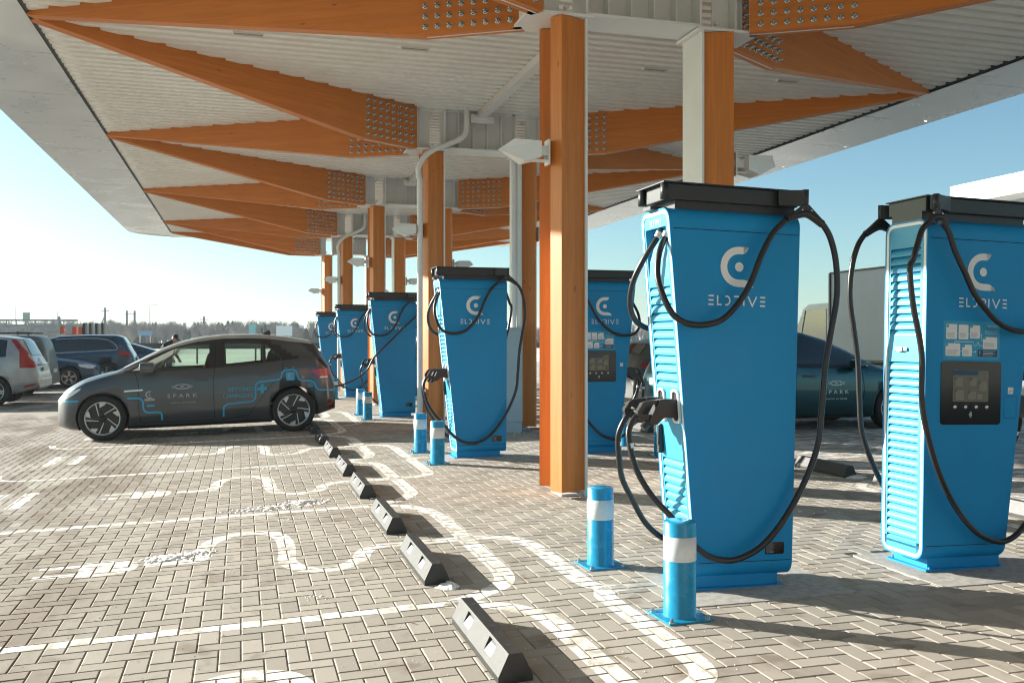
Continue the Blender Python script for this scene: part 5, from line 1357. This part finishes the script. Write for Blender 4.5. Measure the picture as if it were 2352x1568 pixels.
# teal car on the far side of the island, nose to the right
TE = Body(4.5, [(0,.62),(.06,.74),(.3,.84),(.8,.95),(1.1,1.02),(1.5,1.24),(1.9,1.43),(2.3,1.54),(2.7,1.57),(3.3,1.54),(3.9,1.40),(4.1,1.34),(4.25,1.18),(4.38,1.02),(4.46,.85),(4.5,.6)],
    [(0,.56),(.3,.75),(1.0,.93),(2.0,.98),(3.6,1.05),(4.1,1.08),(4.35,.95),(4.5,.55)], [(0,.24),(.4,.19),(4.0,.2),(4.5,.34)],
    [(0,.62),(.12,.78),(.4,.88),(1.2,.925),(3.8,.92),(4.2,.87),(4.5,.74)], [(0,.5),(.4,.7),(1.1,.78),(1.7,.66),(2.6,.61),(3.6,.62),(4.1,.62),(4.4,.66),(4.5,.62)])
def teal_x(r, Bd):
    mb = MB()      # visible flank is local +y once the car is turned round
    for P_ in ([(1.45, .95), (1.42, .6), (1.5, .3)], [(2.62, 1.5), (2.60, .98), (2.63, .7), (2.60, .30)], [(3.55, 1.1), (3.5, .85), (3.2, .45)]): ribbon(mb, dense(smooth2(P_, 6), .05), .010, Car(Bd, 1, .003))
    mb.build('door_gap', M['gap'], r)
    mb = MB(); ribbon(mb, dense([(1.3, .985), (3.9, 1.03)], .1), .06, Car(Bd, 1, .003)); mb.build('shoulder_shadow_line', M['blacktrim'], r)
    for x in (2.40, 3.35): mb = MB(); ribbon(mb, dense([(x-.12, .84), (x+.12, .85)], .04), .045, Car(Bd, 1, .004)); mb.build('handle_recess', M['blacktrim'], r)
    for s in (-1, 1):
        mb = MB(); mb.box((1.62, s*1.04, 1.03), (.19, .22, .14), bev=.05); mb.box((1.62, s*.93, .965), (.10, .12, .03)); mr_ = mb.build('door_mirror', M['teal_paint'], r)
        mb = MB(); mb.box((1.545, s*1.06, 1.01), (.03, .20, .014)); mb.build('mirror_indicator', M['headlamp'], mr_)
        patch(Bd, [(.12, .70), (.5, .78), (.48, .72), (.2, .62)], s, .006, 8).build('headlight', M['headlamp'], r)
        patch(Bd, [(4.0, 1.0), (4.35, .98), (4.38, .90), (4.1, .90)], s, .006, 6).build('tail_light', M['red'], r)
    end_plate(r, 4.505, .75)
    spark_graphics(r, Bd, 1.92, .57, .44, M['decal_white'], 1, True)
simple_car('hatchback', 'teal electric car with white company lettering parked beyond the nearest charger', TE, 4.5, M['teal_paint'], (.85, 3.62), .335, [(1.35, 4.0, .02, .10)], 10.74, 13.4, math.pi, .30, teal_x, tilt=False)

def tail2(r, Bd):
    for s in (-1, 1): patch(Bd, [(4.0, 1.0), (4.35, .98), (4.38, .90), (4.1, .90)], s, .006, 6).build('tail_light', M['red'], r)
    mb = MB(); vs = []
    for x, yw in ((4.10, .50), (4.20, .54), (4.28, .57)):
        for k in range(7): y = -yw+2*yw*k/6; vs.append((x+.01, y, Bd.T(x, y)+.012))
    mb.add(vs, [(i*7+k, i*7+k+1, (i+1)*7+k+1, (i+1)*7+k) for i in range(2) for k in range(6)], 0, True); mb.build('rear_window', M['darkglass'], r); end_plate(r, 4.505, .75)
simple_car('hatchback', 'dark car tail glimpsed between charger 272 and the nearest charger', TE, 4.5, M['dirtygrey_paint'], (.85, 3.62), .335, [(1.35, 4.0, .02, .10)], 11.35, 16.5, math.pi, .30, tail2, tilt=False)

# ladder van in the far row
lv = empty('ladder_van', (-15.2, 46, -.50), 0, 'van carrying a bundle of ladders with orange straps, far left', 'van')
mb = MB(); mb.box((3.4, 0, 1.2), (6.0, 1.9, 1.5), bev=.12); mb.build('body', M['dirtygrey_paint'], lv)
mb = MB(); mb.box((3.4, -.955, 1.55), (5.0, .02, .5)); mb.build('side_window', M['darkglass'], lv)
for x in (1.3, 5.4):
    for s in (-1, 1): make_wheel(lv, x, s*.85, .34, .34, .22, 'spoke', s)
mb = MB()
for q in range(2):
    for yy in (-.8, -.45): mb.box((3.6+.1*q, yy+.1*q, 2.25+.30*q), (9.0, .035, .08)); mb.box((3.6+.1*q, yy+.1*q, 2.47+.30*q), (9.0, .035, .08))
    for k in range(24): mb.box((-.7+.38*k, -.8+.1*q, 2.36+.30*q), (.05, .04, .22))
mb.box((3.4, -.6, 2.06), (7, .9, .06)); mb.build('ladder', M['silver_paint'], lv)
mb = MB(); 
for x in (7.6, 8.1, 8.35): mb.box((x, -.62, 2.35-.04*(x > 8)), (.14, .5, .34)); 
mb.box((8.6, -.62, 2.12), (1.6, .5, .05)); mb.build('strap', M['orange'], lv)
mb = MB()
for x in (8.5, 8.75, 9.0, 9.25): mb.box((x, -.62, 2.40), (.10, .4, .5))
mb.build('rack_post', M['metaldark'], lv)
for x in (1.0, 6.0): pass
# white box lorry on the right
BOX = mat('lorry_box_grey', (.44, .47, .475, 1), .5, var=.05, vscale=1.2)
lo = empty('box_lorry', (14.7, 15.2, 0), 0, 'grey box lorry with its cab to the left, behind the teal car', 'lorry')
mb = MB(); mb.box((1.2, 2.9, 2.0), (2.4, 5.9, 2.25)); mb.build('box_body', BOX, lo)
mb = MB(); mb.box((1.2, 2.9, 3.13), (2.44, 5.94, .05)); mb.box((-.01, 5.86, 2.0), (.05, .06, 2.25)); mb.box((-.01, 2.9, .88), (.04, 5.9, .06)); mb.build('edge_trim', M['metaldark'], lo)
mb = MB(); mb.box((1.2, 3.4, .68), (1.0, 8, .22)); mb.build('chassis', M['blacktrim'], lo)
mb = MB(); cabp = [(5.95, .45), (8.1, .45), (8.15, 1.15), (7.85, 1.32), (7.25, 2.25), (7.0, 2.36), (5.95, 2.38)]; mb.prism(cabp, .12, 2.28, lambda u, v, h: (h, u, v)); cb_ = mb.build('cab', M['lampwhite'], lo)
mb = MB(); mb.prism([(6.2, 1.4), (7.68, 1.4), (7.18, 2.2), (6.2, 2.22)], -.01, .0, lambda u, v, h: (.115+h, u, v)); mb.build('cab_window', M['darkglass'], lo); mb = MB(); mb.prism([(6.2, 1.4), (7.68, 1.4), (7.18, 2.2), (6.2, 2.22)], 0, .01, lambda u, v, h: (2.285+h, u, v)); mb.build('cab_window', M['darkglass'], lo)
mb = MB(); mb.prism([(7.36, 1.4), (7.40, 1.4), (7.16, 2.2), (7.12, 2.2)], -.02, .0, lambda u, v, h: (.105+h, u, v)); mb.build('window_pillar', M['lampwhite'], lo)
for y in (1.0, 7.1):
    for s, x in ((-1, .3), (1, 2.1)):
        w_ = make_wheel(lo, x, y, .38, .38, .22, 'spoke', -1); w_.rotation_euler = (0, 0, R(-90) if s < 0 else R(90))
# white roofed building
bd = empty('service_building', (25.4, 8, 0), 0, 'white flat roofed forecourt building at the far right', 'building')
WB_ = mat('white_cladding', (.72, .72, .70, 1), .6, var=.04)
mb = MB(); mb.box((9, 10.5, 6.75), (18, 21, .7)); mb.build('roof_fascia', WB_, bd)
mb = MB()
for k in range(1, 7): mb.box((-.012, 3*k, 6.75), (.012, .03, .7))
mb.build('cladding_joint', M['metaldark'], bd)
mb = MB(); mb.box((9.6, 10.5, 6.3), (16.8, 19.8, .25)); mb.build('soffit', M['cabinet'], bd)
mb = MB(); mb.box((13, 10.5, 3.1), (9, 17, 6.2)); mb.build('wall', WB_, bd)
for y in (4, 10.5, 17):
    mb = MB(); mb.box((2.4, y, 3.1), (.35, .35, 6.2)); mb.build('column', WB_, bd)
for y in (5, 9, 13, 17): mb = MB(); mb.box((8.48, y, 1.6), (.06, 3.0, 2.6)); mb.build('window', M['darkglass'], bd)

# ------------------------------------------------------------------ person
SKIN = mat('skin', (.45, .24, .17, 1), .55); COAT = mat('black_jacket', (.010, .011, .014, 1), .8, bump=.5, bscale=60); TROU = mat('dark_trousers', (.018, .02, .028, 1), .85)
def skin_mesh(name, pts, edges, radii, m_, parent, root=0, sub=2):
    me = bpy.data.meshes.new(name); me.from_pydata(pts, edges, []); o = bpy.data.objects.new(name, me); COL.objects.link(o)
    sk_ = o.modifiers.new('s', 'SKIN'); me_ = o.data
    for i, r_ in enumerate(radii): o.data.skin_vertices[0].data[i].radius = (r_, r_) if not hasattr(r_, '__len__') else r_
    for i in range(len(pts)): o.data.skin_vertices[0].data[i].use_root = (i == root)
    sb = o.modifiers.new('u', 'SUBSURF'); sb.levels = sub; sb.render_levels = sub
    bpy.context.view_layer.update(); nm_ = bpy.data.meshes.new_from_object(o.evaluated_get(bpy.context.evaluated_depsgraph_get()))
    o.modifiers.clear(); o.data = nm_; nm_.materials.clear(); nm_.materials.append(m_)
    for p in nm_.polygons: p.use_smooth = True
    o.parent = parent; return o
me = bpy.data.meshes.new('t'); 
pe = empty('person', (-2.30, 30.0, gz(-2.3)), R(-25), 'person in black jacket and cap bending forward behind the grey hatchback', 'person')
pts = [(0,0,.95),(.06,0,1.12),(.20,0,1.34),(.27,0,1.44),(.36,0,1.50),(.10,-.10,.90),(.10,.10,.90),(.02,-.11,.50),(.06,.11,.50),(-.02,-.11,.10),(.02,.11,.10),(.12,-.11,.04),(.16,.11,.04),(.21,-.19,1.36),(.21,.19,1.36),(.28,-.24,1.10),(.30,.24,1.10),(.44,-.18,.93),(.46,.18,.93),(.41,0,1.555)]
edg = [(0,1),(1,2),(2,3),(3,4),(0,5),(0,6),(5,7),(6,8),(7,9),(8,10),(9,11),(10,12),(2,13),(2,14),(13,15),(14,16),(15,17),(16,18),(4,19)]
pts[5] = (0,-.10,.88); pts[6] = (0,.10,.88)
def make_person():
    me0 = None
    return skin_mesh('body', pts, edg, [.15,.14,.165,.07,.055,.10,.10,.065,.065,.045,.045,.04,.04,.075,.075,.055,.055,.036,.036,.075], COAT, pe)
try: make_person()
except Exception as e_: print('person', e_)
mb = MB(); mt = Matrix.Translation((.43, 0, 1.575)) @ Matrix.Rotation(R(35), 4, 'Y')
mb.lathe([(0, -.12), (.04, -.115), (.062, -.085), (.072, -.04), (.077, .0), (.074, .04), (.06, .075), (0, .09)], 20, mt); mb.box(None, (.03, .022, .03), mtx=mt @ Matrix.Translation((.078, 0, -.03))); hd_ = mb.build('head', SKIN, pe)
mb = MB(); mb.lathe([(.083, .01), (.084, .04), (.07, .085), (.04, .105), (0, .11)], 20, mt); mb.box(None, (.10, .11, .012), mtx=mt @ Matrix.Translation((.10, 0, .015))); mb.build('cap', COAT, hd_)
mb = MB(); 
for s in (-1, 1):
    for q in range(5): mb.tube([(.45+.01*q, s*.18+(q-2)*.014, .92), (.47+.012*q, s*.18+(q-2)*.016, .86), (.475+.012*q, s*.18+(q-2)*.015, .82+.005*abs(q-2))], [.011, .010, .007], 6)
    mb.box((.455, s*.18, .925), (.05, .075, .06), bev=.015)
mb.build('hand', SKIN, pe)

# ------------------------------------------------------------------ distance: trees, poles, barrier, buildings
BARK = mat('bare_twigs', (.21, .195, .18, 1), .9, var=.3, vscale=.2); CON = mat('conifer_green', (.085, .115, .09, 1), .95, var=.35, vscale=.3)  # haze put into both colours, lightened so the tree line looks hazier
rnd = random.Random(11)
mb = MB(); mc = MB()
def bare(x, y, h):
    mb.tube([(x, y, -.35), (x+rnd.uniform(-.3, .3), y, h)], [.13, .02], 4, cap=False)
    for k in range(20):
        t = rnd.uniform(.25, 1); a = rnd.uniform(0, 6.28); l_ = h*.26*(1.15-t)+.5; z = h*t*.9
        e = Vector((math.cos(a)*l_, math.sin(a)*l_, l_*1.3)); p = Vector((x, y, z))
        for q in range(3):
            d = e+Vector((rnd.uniform(-.6, .6), rnd.uniform(-.6, .6), rnd.uniform(-.2, .8))); w_ = .07
            mb.add([p+Vector((-w_, 0, 0)), p+Vector((w_, 0, 0)), p+d+Vector((w_*.3, 0, 0)), p+d-Vector((w_*.3, 0, 0))], [(0,1,2,3)])
            o_ = p+d*.6; 
            for _ in range(3):
                d2 = Vector((rnd.uniform(-.9, .9), rnd.uniform(-.9, .9), rnd.uniform(.1, 1.1))); mb.add([o_, o_+d2, o_+d2+Vector((.08, 0, .02))], [(0,1,2)])
def spruce(x, y, h):
    z = h*.12; r0 = h*.17
    mc.tube([(x, y, -.35), (x, y, h)], [.16, .03], 4, cap=False)
    while z < h*.98:
        r_ = r0*(1-z/h)+.15; n = 9; 
        for k in range(n):
            a = 6.283*k/n+rnd.uniform(-.3, .3); q = r_*rnd.uniform(.7, 1.2); w_ = .32*rnd.uniform(.8, 1.5)
            ca, sa = math.cos(a), math.sin(a)
            mc.add([(x, y, z+.45), (x+ca*q-sa*w_, y+sa*q+ca*w_, z-.35), (x+ca*q*1.15, y+sa*q*1.15, z-.55), (x+ca*q+sa*w_, y+sa*q-ca*w_, z-.35)], [(0,1,2,3)])
        z += h*.055
for k in range(760):
    y = rnd.uniform(205, 300); x = rnd.uniform(-.32*y-12, .30*y) if k % 4 else rnd.uniform(.25*y, 1.0*y)
    bare(x, y, rnd.uniform(2.8, 5.4)*(y/250))
for k in range(430):
    y = rnd.uniform(210, 300); x = rnd.uniform(-.32*y-12, 1.0*y); u = (x/y)
    h = rnd.uniform(2.4, 3.9) if not (-.03 < u < .12) else rnd.uniform(3.4, 5.6)
    spruce(x, y, h*(y/250)*1.05)
for x, y, h in ((-43, 252, 7.4), (-20.5, 250, 6.0), (-37.5, 250, 5.0), (-35.5, 250, 5.2), (-3.2, 248, 6.4), (-2.2, 248, 6.2), (2.5, 250, 5.8)): spruce(x, y, h)
tag(mb.build('bare_woodland', BARK), 'hazy strip of leafless trees along the horizon', 'woodland', kind='stuff')
tag(mc.build('conifer_woodland', CON), 'dark conifers in the distant tree line', 'woodland', kind='stuff')
POLE = mat('weathered_pole', (.20, .20, .19, 1), .8); LPOLE = mat('galvanised_pole', (.42, .44, .45, 1), .5)
def upole(x, y, h, label, two=False, stay=False, arms=True):
    r = empty('utility_pole', (x, y, -.35), 0, label, 'utility pole', 'utility poles on the horizon')
    for q in ((-.9, .9) if two else (0,)): mb = MB(); mb.tube([(q, 0, 0), (q, 0, h+.35)], [.34, .28], 10); mb.build('pole', POLE, r)
    mb = MB()
    if arms: mb.box((0, 0, h-.5), (2.6 if two else 1.8, .14, .14)); 
    if two: mb.box((0, 0, h-3.4), (1.9, .12, .3))
    for q in (-.8, 0, .8): mb.lathe([(.06, 0), (.06, .25), (0, .26)], 8, Matrix.Translation((q, 0, h-.42)))
    mb.build('crossarm', POLE, r)
    if stay: mb = MB(); mb.tube([(-3.0, 0, .2), (-.05, 0, h-1.6)], .15, 8); mb.build('stay_pole', POLE, r)
    return r
upole(-32.3, 250, 9.4, 'wooden pole with a leaning stay above the blue estate', stay=True)
upole(-26.4, 250, 8.7, 'twin-legged pole between the blue estate and the person', two=True)
upole(-9.1, 250, 7.4, 'single pole above the hatchback roof')
def lpole(x, y, h, label):
    r = empty('street_lamp', (x, y, -.35), 0, label, 'street lamp', 'tall pale street lamps on the horizon')
    mb = MB(); mb.tube([(0, 0, 0), (0, 0, h*.5), (0, 0, h+.35)], [.17, .12, .08], 10); mb.build('pole', LPOLE, r)
    mb = MB(); mb.tube([(0, 0, h+.3), (.5, 0, h+.5), (1.3, 0, h+.55)], .05, 6); mb.box((1.6, 0, h+.53), (.8, .25, .12), bev=.03); mb.build('lamp_head', LPOLE, r)
lpole(-22.1, 250, 10.0, 'pale street lamp right above the bending person'); lpole(-52.2, 250, 10.0, 'leftmost pale street lamp at the picture edge'); lpole(-43, 250, 8.6, 'pale street lamp above the ladder bundle')
sg_ = empty('sign_mast', (-49.9, 250, -.35), 0, 'short green topped mast on the far left horizon', 'mast'); mb = MB(); mb.tube([(0, 0, 0), (0, 0, 6.5)], .15, 8); mb.build('pole', LPOLE, sg_); mb = MB(); mb.box((0, 0, 7.3), (1.6, .3, 2.2)); mb.build('sign_box', mat('green_sign', (.18, .30, .24, 1), .6), sg_)
# dark roadside barrier and pale verge
br_ = empty('roadside_barrier', (0, 70, -.3), 0, 'long dark roadside barrier running across behind the cars', 'barrier')
mb = MB(); mb.box((5, 0, 1.28), (90, .1, .42)); mb.build('rail', M['blacktrim'], br_)
for k in range(22): mb = MB(); mb.box((-39+4*k, 0, .6), (.12, .12, 1.2)); mb.build('post', M['metaldark'], br_)
for lab, x, y, w_, h_, col in (('white billboard panel above the hatchback roof', 8.6, 200, 3.2, 2.1, (.55, .60, .62, 1)), ('teal triangular road sign board beside the billboard', 2.2, 200, 1.3, 2.3, (.10, .38, .40, 1)), ('small blue panel above the barrier right of the twin pole', -17.5, 190, 2.6, .9, (.10, .22, .34, 1))):
    r = empty('road_sign', (x, y, -.35), 0, lab, 'sign'); mb = MB(); mb.box((0, 0, 2.6+h_/2), (w_, .15, h_)); mb.build('panel', mat('sign_panel', col, .5), r)
    for s in (-1, 1): mb = MB(); mb.tube([(s*w_*.35, .1, 0), (s*w_*.35, .1, 2.6+h_)], .07, 8); mb.build('post', LPOLE, r)
hs = empty('shed', (21.5, 190, -.35), 0, 'low pale shed with a pitched roof right above the hatchback tail', 'building')
mb = MB(); mb.box((0, 0, 1.3), (12, 6, 2.6)); mb.build('wall', M['cabinet'], hs); mb = MB(); mb.prism([(-6.3, 2.6), (-1, 2.9), (2.2, 4.9), (5.0, 2.9), (6.3, 2.6)], -3.2, 3.2, lambda u, v, h: (u, h, v)); mb.build('roof', M['snow'], hs)

# winter haze that pales the far trees
hz = bpy.data.materials.new('haze'); hz.use_nodes = True; n_ = hz.node_tree.nodes; n_.clear()
ho = n_.new('ShaderNodeOutputMaterial'); hv = n_.new('ShaderNodeVolumePrincipled'); hv.inputs['Color'].default_value = (.86, .93, 1, 1); hv.inputs['Density'].default_value = .00035; hv.inputs['Anisotropy'].default_value = .2
hz.node_tree.links.new(hv.outputs[0], ho.inputs['Volume'])
mb = MB(); mb.box((0, 900, 15), (4400, 3400, 34.0)); o = mb.build('haze', hz); o.location.z = -.5; tag(o, kind='stuff')
